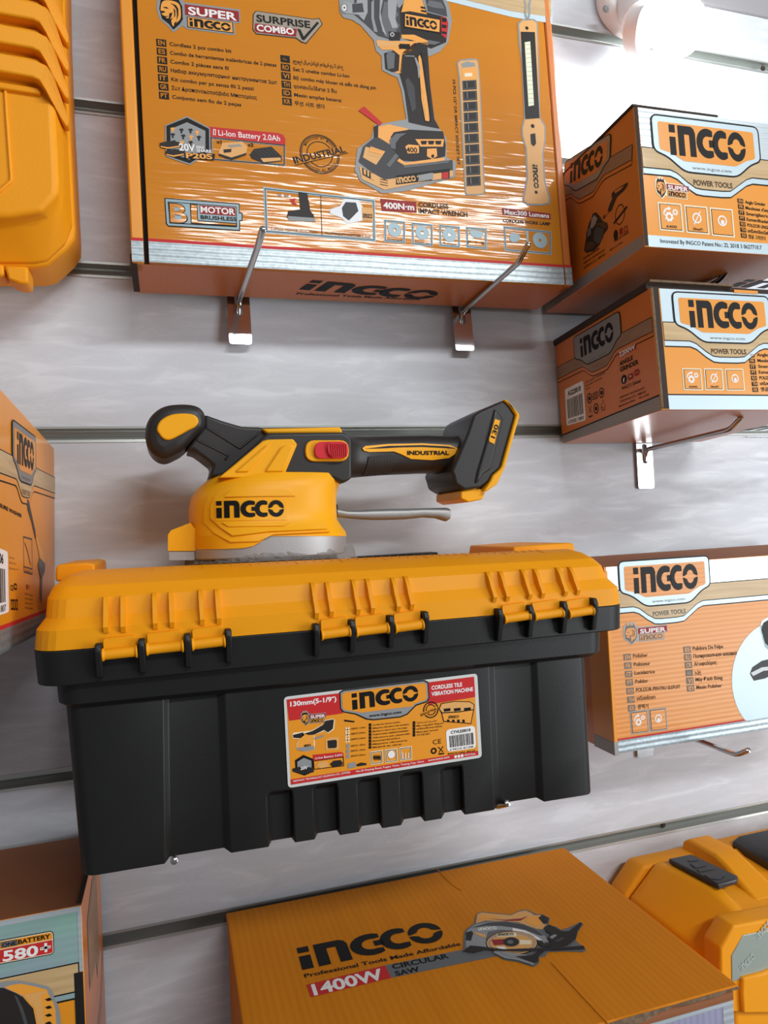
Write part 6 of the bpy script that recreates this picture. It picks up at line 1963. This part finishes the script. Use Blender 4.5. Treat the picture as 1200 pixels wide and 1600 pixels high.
add_prism(bm, xz(z1([(322, 235), (348, 195), (350, 165), (540, 268), (640, 195), (662, 200), (560, 290), (470, 340), (495, 322), (470, 345), (330, 250)]), -0.117), -0.1172, -0.110) if False else add_prism(bm, xz(z1([(352, 170), (372, 165), (545, 275), (650, 192), (655, 205), (548, 292)]), -0.117), -0.1168, -0.110)
add_prism(bm, xz(z1([(300, 240), (318, 230), (492, 320), (470, 352), (458, 346), (474, 325)]), -0.117), -0.1168, -0.110)
put('arm_ridge', bm, 'tool_black', tv, bevel=0.0008)
bm = bmesh.new()
YM = -0.128
add_prism(bm, xz(z1([(420, 450), (560, 325), (690, 208), (1100, 204), (1132, 221), (1150, 235), (1150, 450), (1130, 466), (1108, 478), (1092, 480), (1050, 458), (780, 449)]), -0.118), YM, -0.052)
put('middle_shell', bm, 'tool_black', tv, bevel=0.008, seg=4)
bm = bmesh.new()
add_prism(bm, xz(z1([(660, 184), (1088, 175), (1102, 205), (1090, 210), (690, 212)]), -0.112), -0.121, -0.059)
put('top_strip', bm, 'tool_yellow', tv, bevel=0.002)
bm = bmesh.new()
add_prism(bm, xz(z1([(428, 446), (500, 388), (672, 244), (700, 236), (838, 233), (862, 262), (850, 292), (784, 449)]), -0.1325), -0.1335, -0.105)
add_prism(bm, xz(z1([(520, 416), (690, 270), (716, 262), (592, 414)]), -0.134), -0.1352, -0.130)
add_prism(bm, xz(z1([(684, 414), (772, 280), (800, 268), (846, 270), (786, 412)]), -0.134), -0.1352, -0.130)
put('side_wing', bm, 'tool_yellow', tv, bevel=0.0016, seg=2)
# switch
bm = bmesh.new()
add_prism(bm, xz(round_poly(z1([(906, 240), (1146, 240), (1146, 357), (906, 357)]), 56), YM - 0.0008), YM - 0.0022, YM + 0.004)
pl_ = put('switch_plate', bm, 'tool_yellow', tv, bevel=0.0008)
bm = bmesh.new()
zs_ = round_poly(z1([(958, 249), (1142, 247), (1142, 340), (958, 341)]), 44)
add_prism(bm, xz(zs_, YM - 0.004), YM - 0.0052, YM)
add_prism(bm, xz(round_poly(z1([(1020, 250), (1136, 249), (1138, 338), (1036, 339)]), 20), YM - 0.006), YM - 0.0075, YM - 0.004)
for k in range(8):
    x = 1046 + k * 11.5
    add_prism(bm, xz(z1([(x, 258), (x + 5, 258), (x + 9, 330), (x + 4, 330)]), YM - 0.0075), YM - 0.0086, YM - 0.006)
put('slide_switch', bm, 'switch_red', tv, bevel=0.0009)
# rear handle
ST = [(60, 212, 484, 0.0385), (95, 212, 486, 0.0365), (118, 219, 484, 0.033), (150, 229, 478, 0.0275), (200, 233, 473, 0.0235), (260, 234, 467, 0.0215), (350, 232, 460, 0.0205), (450, 230, 455, 0.020), (600, 228, 449, 0.0205), (700, 231, 447, 0.022), (760, 235, 452, 0.0235), (830, 228, 470, 0.025)]
hs = []
rings = []
for x, t_, b_, hd in ST:
    T_, B_ = at(*z2_([(x, t_)])[0], YC), at(*z2_([(x, b_)])[0], YC)
    m_ = (T_ + B_) / 2
    h_ = (T_ - B_) / 2
    hs.append((m_.x, m_.z, h_.z, hd))
    ring = []
    for k in range(36):
        th = 2 * math.pi * k / 36
        c, s = math.cos(th), math.sin(th)
        v = math.copysign(abs(s) ** (2 / 2.6), s)
        u = math.copysign(abs(c) ** (2 / 2.6), c)
        ring.append((m_.x + h_.x * v, YC + hd * u, m_.z + h_.z * v))
    rings.append(ring)


def handle_y(x, z_):
    if x <= hs[0][0]:
        q = hs[0]
    elif x >= hs[-1][0]:
        q = hs[-1]
    else:
        for a_, b_ in zip(hs, hs[1:]):
            if a_[0] <= x <= b_[0]:
                w = (x - a_[0]) / (b_[0] - a_[0])
                q = tuple(a_[i] * (1 - w) + b_[i] * w for i in range(4))
                break
    v = min(0.97, abs((z_ - q[1]) / q[2]))
    return YC - q[3] * (1 - v ** 2.6) ** (1 / 2.6)


bm = bmesh.new()
add_loft(bm, rings)
han = put('rear_handle', bm, 'tool_black', tv, smooth=True, angle=40)
kp = lambda pts, y=-0.111: xz(z2_(pts), y)
bm = bmesh.new()
conform(bm, kp([(282, 352), (410, 338), (440, 352), (470, 382), (440, 392), (436, 446), (268, 460)]), handle_y, 0.0008, 0.002, 0.004)
put('grip_pad', bm, 'grip_black', tv, smooth=True)
bm = bmesh.new()
conform(bm, kp([(243, 304), (262, 290), (400, 276), (600, 272), (760, 284), (797, 304), (792, 332), (752, 360), (660, 371), (535, 364), (475, 336), (432, 320), (285, 325), (252, 318)]), handle_y, 0.0012, 0.002, 0.004)
ins = put('handle_insert', bm, 'tool_yellow', tv, smooth=True)
bm = bmesh.new()
conform(bm, kp([(260, 306), (400, 288), (600, 283), (740, 292), (785, 305), (740, 302), (600, 294), (470, 296), (380, 302)]), handle_y, 0.0016, 0.0004, 0.004)
a_, b_ = kp([(511, 340), (750, 341)])
conform_text(bm, 'INDUSTRIAL', a_, b_, 0.0035, handle_y, 0.0017, 0.05)
o_ = put('insert_lettering', bm, 'ink', tv)
# battery foot
bm = bmesh.new()
add_prism(bm, xz(z2_([(816, 232), (850, 130), (880, 108), (1016, 44), (1046, 58), (1090, 128), (1005, 432), (962, 462), (940, 502), (890, 540), (798, 556), (745, 522), (732, 470), (722, 448)]), -0.105), -0.124, -0.056)
add_prism(bm, xz(z2_([(1020, 66), (1074, 130), (1000, 424), (952, 455), (934, 494), (902, 516), (918, 440), (985, 215)]), -0.124), -0.1258, -0.120)
put('battery_foot', bm, 'tool_black', tv, bevel=0.004, seg=3)
bm = bmesh.new()
add_prism(bm, xz(z2_([(1014, 42), (1034, 42), (1106, 126), (1104, 142), (1020, 432), (978, 520), (920, 562), (900, 560), (940, 502), (955, 470), (990, 440), (1004, 420), (1085, 130), (1052, 80)]), -0.105), -0.1265, -0.0535)
add_prism(bm, xz(z2_([(788, 556), (850, 545), (862, 532), (930, 560), (912, 606), (832, 623), (786, 602)]), -0.105), -0.120, -0.060)
put('foot_rim', bm, 'tool_yellow', tv, bevel=0.0015)
bm = bmesh.new()
add_prism(bm, xz(z2_([(1024, 130), (1054, 140), (1020, 278), (990, 262), (990, 246)]), -0.126), -0.1266, -0.122)
pl_ = put('number_plate', bm, 'tool_yellow', tv)
bm = bmesh.new()
a_, b_ = xz(z2_([(1024, 246), (1048, 168)]), -0.1267)
conform_text(bm, '130', a_, b_, 0.0042, lambda x, z_: -0.1266, 0.0002, 0.05)
o_ = put('number', bm, 'ink', tv)
o_.parent = pl_
o_.location = (0, 0, 0)
# lever
bm = bmesh.new()
rings = []
for x, t_, b_ in ((92, 652, 704), (150, 664, 712), (220, 664, 718), (300, 659, 722), (400, 656, 722), (500, 655, 718), (600, 652, 707), (680, 651, 713), (715, 650, 724), (735, 650, 730), (748, 655, 720)):
    T_, B_ = at(*z2_([(x, t_)])[0], -0.1), at(*z2_([(x, b_)])[0], -0.1)
    m_ = (T_ + B_) / 2
    h_ = (T_ - B_) / 2
    rings.append([(m_.x + h_.x * s_, -0.1 + 0.0075 * c_, m_.z + h_.z * s_) for c_, s_ in ((math.copysign(abs(math.cos(t)) ** .7, math.cos(t)), math.copysign(abs(math.sin(t)) ** .7, math.sin(t))) for t in (2 * math.pi * k / 20 for k in range(20)))])
add_loft(bm, rings)
put('release_lever', bm, 'lever_silver', tv, smooth=True, angle=40)
bm = bmesh.new()
add_tube(bm, [at(*z2_([(66, 676)])[0], -0.1), at(*z2_([(94, 678)])[0], -0.1)], 0.0072, 14)
put('lever_boot', bm, 'rubber', tv, smooth=True)

# ================================================================== lamp
lamp = empty('wall_lamp', at(978, 10, -0.001), 'white batten lampholder with a glowing bulb at the top right of the wall', 'lamp')
cb = at(978, 10, -0.001)
bc = at(1060, 44, -0.088)
rc = at(1008, 47, -0.062)
axis = (bc - rc).normalized()


def lathe(bm, c, axis, prof, seg=40):
    a_ = axis.orthogonal().normalized()
    b_ = axis.cross(a_)
    add_loft(bm, [[c + axis * h + r * (math.cos(2 * math.pi * k / seg) * a_ + math.sin(2 * math.pi * k / seg) * b_) for k in range(seg)] for r, h in prof])


bm = bmesh.new()
lathe(bm, cb, Vector((0, -1, 0)), [(0.0405, 0.0), (0.0405, 0.012), (0.038, 0.0165), (0.0335, 0.0185), (0.030, 0.0195)])
bs = put('base', bm, 'porcelain', lamp, smooth=True, angle=40)
bm = bmesh.new()
q = at(946.5, 14, -0.019)
bmesh.ops.create_uvsphere(bm, u_segments=14, v_segments=8, radius=0.004)
bmesh.ops.scale(bm, verts=bm.verts, vec=(1, 0.4, 1))
bmesh.ops.translate(bm, verts=bm.verts, vec=q)
put('screw', bm, 'grey_print', lamp, smooth=True)
bm = bmesh.new()
st = cb + Vector((0, -0.016, 0))
d0 = (rc - st)
ax0 = d0.normalized()
lathe(bm, st, ax0, [(0.026, -0.006), (0.026, 0.006), (0.0245, 0.009), (0.0225, 0.011)])
put('collar', bm, 'lamp_ring', lamp, smooth=True, angle=40)
bm = bmesh.new()
lathe(bm, st, ax0, [(0.0215, 0.0), (0.0215, d0.length * 0.55), (0.0225, d0.length * 0.8)])
put('socket', bm, 'porcelain', lamp, smooth=True, angle=40)
bm = bmesh.new()
lathe(bm, rc, axis, [(0.0195, -0.016), (0.0215, -0.006), (0.0235, 0.0), (0.0228, 0.0012), (0.0215, 0.0), (0.0200, -0.008), (0.0120, -0.010)])
put('shade_ring', bm, 'porcelain', lamp, smooth=True, angle=40)
bm = bmesh.new()
R_ = 0.0275
lathe(bm, rc, axis, [(0.0120, -0.012), (0.0130, 0.0), (0.0170, (bc - rc).length - R_ * 0.76)])
put('bulb_neck', bm, 'porcelain', lamp, smooth=True)
bm = bmesh.new()
off = (bc - rc).length
prof = [(max(0.0004, R_ * math.sin(math.radians(a_))), off - R_ * math.cos(math.radians(a_))) for a_ in range(40, 181, 7)]
lathe(bm, rc, axis, prof)
put('bulb', bm, 'bulb_glow', lamp, smooth=True, label='glowing round bulb')

# ================================================================== moulded case, upper left
ca = empty('tool_case', (-0.13, -0.05, 0.145), 'yellow moulded tool case with stepped ribs at the upper left edge', 'tool case', 'moulded tool cases')
zc = Z(0, 0, 3.479)
bm = bmesh.new()
YS = -0.055
add_prism(bm, xz(zc([(-700, -400), (350, -400), (358, 100), (376, 550), (412, 1250), (410, 1305), (372, 1362), (270, 1452), (205, 1466), (-700, 1466)]), YS), YS - 0.006, -0.012)
put('back_shell', bm, 'case_yellow', ca, bevel=0.004, seg=3)
bm = bmesh.new()
YA, YB = YS - 0.005, -0.092
o1 = zc([(-700, -400), (342, -400), (350, 100), (366, 560), (400, 1250), (396, 1300), (358, 1350), (262, 1438), (200, 1450), (-700, 1450)])
o2 = zc([(-700, -380), (300, -380), (302, 120), (312, 600), (335, 1000), (332, 1080), (240, 1180), (60, 1210), (-700, 1210)])
o3 = zc([(-700, -380), (110, -380), (112, 120), (118, 600), (140, 1000), (150, 1080), (110, 1150), (20, 1180), (-700, 1180)])
A1 = [(q[0], YA, q[1]) for q in xz(o1, YA)]
A2 = [(q[0], YB + 0.008, q[1]) for q in xz(o2, YB + 0.008)]
A3 = [(q[0], YB, q[1]) for q in xz(zc([(-700, -380), (280, -380), (280, 120), (292, 600), (312, 1000), (306, 1060), (225, 1150), (60, 1178), (-700, 1178)]), YB)]
B1, B2, B3 = A1, A2, A3
n_ = 9


def resample(pts, n):
    pts = [Vector(q) for q in pts]
    ds = [0]
    for i in range(len(pts)):
        ds.append(ds[-1] + (pts[(i + 1) % len(pts)] - pts[i]).length)
    out = []
    for k in range(n):
        t_ = ds[-1] * k / n
        for i in range(len(pts)):
            if ds[i] <= t_ < ds[i + 1]:
                out.append(pts[i].lerp(pts[(i + 1) % len(pts)], (t_ - ds[i]) / (ds[i + 1] - ds[i])))
                break
    return out


def loft_outline(bm, outs):
    """outlines with differing point counts: join through matched points (same count expected by role)"""
    m_ = min(len(o) for o in outs)
    add_loft(bm, outs)


sel = lambda o, idx: [o[i] for i in idx]
A1s = sel(A1, (0, 1, 2, 3, 4, 6, 7, 8, 9))
loft_outline(bm, [A1s, A2, A3])
put('front_shell', bm, 'case_yellow', ca, bevel=0.006, seg=4)
for k in range(4):
    dy = -k * 157
    bm = bmesh.new()
    YR = YB - 0.001
    o = zc([(-700, 290 + dy), (0, 292 + dy), (200, 335 + dy), (255, 362 + dy), (290, 410 + dy), (352, 560 + dy), (350, 600 + dy), (325, 596 + dy), (250, 490 + dy), (215, 445 + dy), (180, 428 + dy), (0, 395 + dy), (-700, 393 + dy)])
    f_ = [(q[0], YR - 0.010 if i not in (5, 6, 7) else YB + 0.012, q[1]) for i, q in enumerate(xz(o, YR - 0.008))]
    b_ = [(q[0], -0.07, q[1]) for q in xz(o, YR - 0.008)]
    add_loft(bm, [b_, f_])
    put('rib', bm, 'case_yellow', ca, bevel=0.003, seg=3)
    bm = bmesh.new()
    o = zc([(-700, 440 + dy), (0, 445 + dy), (205, 478 + dy), (222, 500 + dy), (216, 512 + dy), (0, 480 + dy), (-700, 478 + dy)])
    add_prism(bm, xz(o, YB - 0.003), YB - 0.0035, YB + 0.01)
    put('rib_step', bm, 'case_yellow', ca, bevel=0.0015)
bm = bmesh.new()
pth = [at(*q, YB - 0.0005) for q in zc([(28, 492), (34, 600), (48, 800), (60, 960), (58, 985), (-10, 1045)])]
add_tube(bm, pth, 0.0012, 8)
put('panel_bead', bm, 'case_yellow', ca, smooth=True)
for o in ([(30, 1455), (160, 1462), (162, 1552), (120, 1556), (52, 1534)], [(-60, 1440), (28, 1452), (30, 1510), (-60, 1520)]):
    bm = bmesh.new()
    add_prism(bm, xz(zc(o), -0.06), -0.066, -0.042)
    put('latch', bm, 'case_yellow', ca, bevel=0.002)

# ================================================================== moulded case, lower right
cb_ = empty('tool_case', (0.58, -0.09, -0.626), 'yellow moulded tool case with a black latch and silver plate at the lower right corner', 'tool case', 'moulded tool cases')


def octo(xl, zt, zc_, xc, y, xr=0.86, zb=-0.626, drop=None):
    """profile seen from the front: chamfered top-left corner"""
    if drop is not None:
        return [(xl, y, zb), (xl, y, zc_), (xc, y, zt), (0.499, y, zt), (0.505, y, zt - drop), (xr, y, zt - drop), (xr, y, zb)]
    return [(xl, y, zb), (xl, y, zc_), (xc, y, zt), (xr, y, zt), (xr, y, zb)]


bm = bmesh.new()
add_loft(bm, [octo(0.440, -0.4750, -0.498, 0.463, -0.010), octo(0.4365, -0.4715, -0.497, 0.461, -0.018), octo(0.4365, -0.4700, -0.497, 0.462, -0.040)])
put('back_shell', bm, 'case_yellow', cb_, bevel=0.004, seg=3)
bm = bmesh.new()
add_loft(bm, [octo(0.440, -0.4672, -0.497, 0.474, -0.042, drop=0.003), octo(0.440, -0.4665, -0.497, 0.475, -0.055, drop=0.008), octo(0.449, -0.4668, -0.503, 0.486, -0.106, drop=0.010), octo(0.462, -0.4800, -0.514, 0.492, -0.140, drop=0.004), octo(0.468, -0.4880, -0.518, 0.494, -0.152, drop=0.001)])
put('front_shell', bm, 'case_yellow', cb_, bevel=0.010, seg=5)
# raised front frame with the silver plate
zr = Z(1060, 1300, 5.333)
YQ = -0.153
bm = bmesh.new()
o = xz(zr([(342, 1120), (340, 960), (450, 775), (760, 720), (1200, 640), (1200, 1500), (342, 1500)]), YQ)
add_prism(bm, o, YQ - 0.0015, YQ + 0.02)
put('front_frame', bm, 'case_yellow', cb_, bevel=0.002)
bm = bmesh.new()
o = xz(zr([(445, 1250), (442, 1030), (540, 860), (900, 790), (1200, 730), (1200, 1100), (760, 1150), (700, 1180)]), YQ - 0.002)
add_prism(bm, o, YQ - 0.0022, YQ + 0.01)
pl_ = put('front_plate', bm, 'plate_grey', cb_, bevel=0.0006, label='silver plate with raised lettering')
bm = bmesh.new()
F2 = Face(Matrix.Translation(cb_.location), Vector((0, YQ - 0.0022, 0)) - cb_.location, (1, 0, 0), (0, 0, 1))
F2.o = Vector((-cb_.location.x, YQ - 0.0022 - cb_.location.y, -cb_.location.z))
a = Art(F2)
for q0, q1 in (((530, 1165), (640, 1045)), ((668, 900), (780, 770))):
    p0, p1 = (F2.px(*q) for q in zr([q0, q1]))
    a.logo_uv(p0, p1, 0.0062, 'plate_relief', 2, 'plate_lettering')
bm.free()
a.finish(cb_)
bm = bmesh.new()
o = xz(zr([(520, 1330), (530, 1212), (700, 1170), (770, 1140), (1200, 1060), (1200, 1500), (530, 1510)]), YQ - 0.004)
add_prism(bm, o, YQ - 0.0055, YQ + 0.01)
put('lower_panel', bm, 'case_yellow', cb_, bevel=0.002)
# top ledge behind the front frame, latch, handle ridge
bm = bmesh.new()
L0, L1 = at(1045, 1338, -0.06), None
zl_ = -0.4605


def topq(px, py, z_):
    d = ray(px, py)
    return CAM_LOC + d * ((z_ - CAM_LOC.z) / d.z)


quad = [topq(*q, zl_) for q in ((1044, 1341), (1080, 1334), (1153, 1368), (1152, 1373), (1122, 1382))]
bm = bmesh.new()
lo = [bm.verts.new((q.x, q.y, zl_ - 0.0055)) for q in quad]
hi = [bm.verts.new((q.x, q.y, zl_)) for q in quad]
bm.faces.new(lo[::-1])
bm.faces.new(hi)
for i in range(5):
    bm.faces.new((lo[i], lo[(i + 1) % 5], hi[(i + 1) % 5], hi[i]))
lt = put('latch', bm, 'latch_black', cb_, bevel=0.0015)
bm = bmesh.new()
F3 = Face(Matrix.Translation(cb_.location), Vector((0, 0, 0)), (1, 0, 0), (0, 1, 0))
F3.o = Vector((-cb_.location.x, -cb_.location.y, zl_ - cb_.location.z))
bm.free()
bm = bmesh.new()
for o in ([(1078, 1349), (1096, 1346), (1104, 1351), (1086, 1355)], [(1088, 1358), (1112, 1353), (1116, 1356), (1092, 1361)], [(1100, 1366), (1126, 1361), (1132, 1367), (1126, 1372), (1108, 1372)], [(1074, 1343), (1090, 1340), (1092, 1342), (1076, 1345)]):
    q_ = [topq(*q, zl_ + 0.001) for q in o]
    lo = [bm.verts.new((q.x, q.y, zl_ - 0.001)) for q in q_]
    hi = [bm.verts.new((q.x, q.y, zl_ + 0.0009)) for q in q_]
    bm.faces.new(hi)
    n_ = len(q_)
    for i in range(n_):
        bm.faces.new((lo[i], lo[(i + 1) % n_], hi[(i + 1) % n_], hi[i]))
e_ = put('latch_relief', bm, 'latch_black', cb_, bevel=0.0005)
# yellow handle ridge to the right of the latch, running front to back
bm = bmesh.new()
xA = topq(1100, 1365, -0.447).x
rr = []
for y, zt_, w0, w1 in ((-0.020, -0.464, 0.0, 0.020), (-0.028, -0.4585, 0.002, 0.018), (-0.066, -0.4585, 0.002, 0.018), (-0.082, -0.463, 0.002, 0.018), (-0.122, -0.480, 0.001, 0.020)):
    x0 = 0.527
    rr.append([(x0 + w0 - 0.006, y, -0.49), (x0 + w0, y, zt_), (x0 + w1 + 0.012, y, zt_), (x0 + w1 + 0.018, y, -0.49)])
add_loft(bm, rr)
put('handle_ridge', bm, 'case_yellow', cb_, bevel=0.003, seg=3)
bm = bmesh.new()
add_prism(bm, [(0.578, -0.485), (0.578, -0.4665), (0.588, -0.4615), (0.65, -0.4615), (0.65, -0.485)], -0.095, -0.036)
put('latch', bm, 'latch_black', cb_, bevel=0.003)
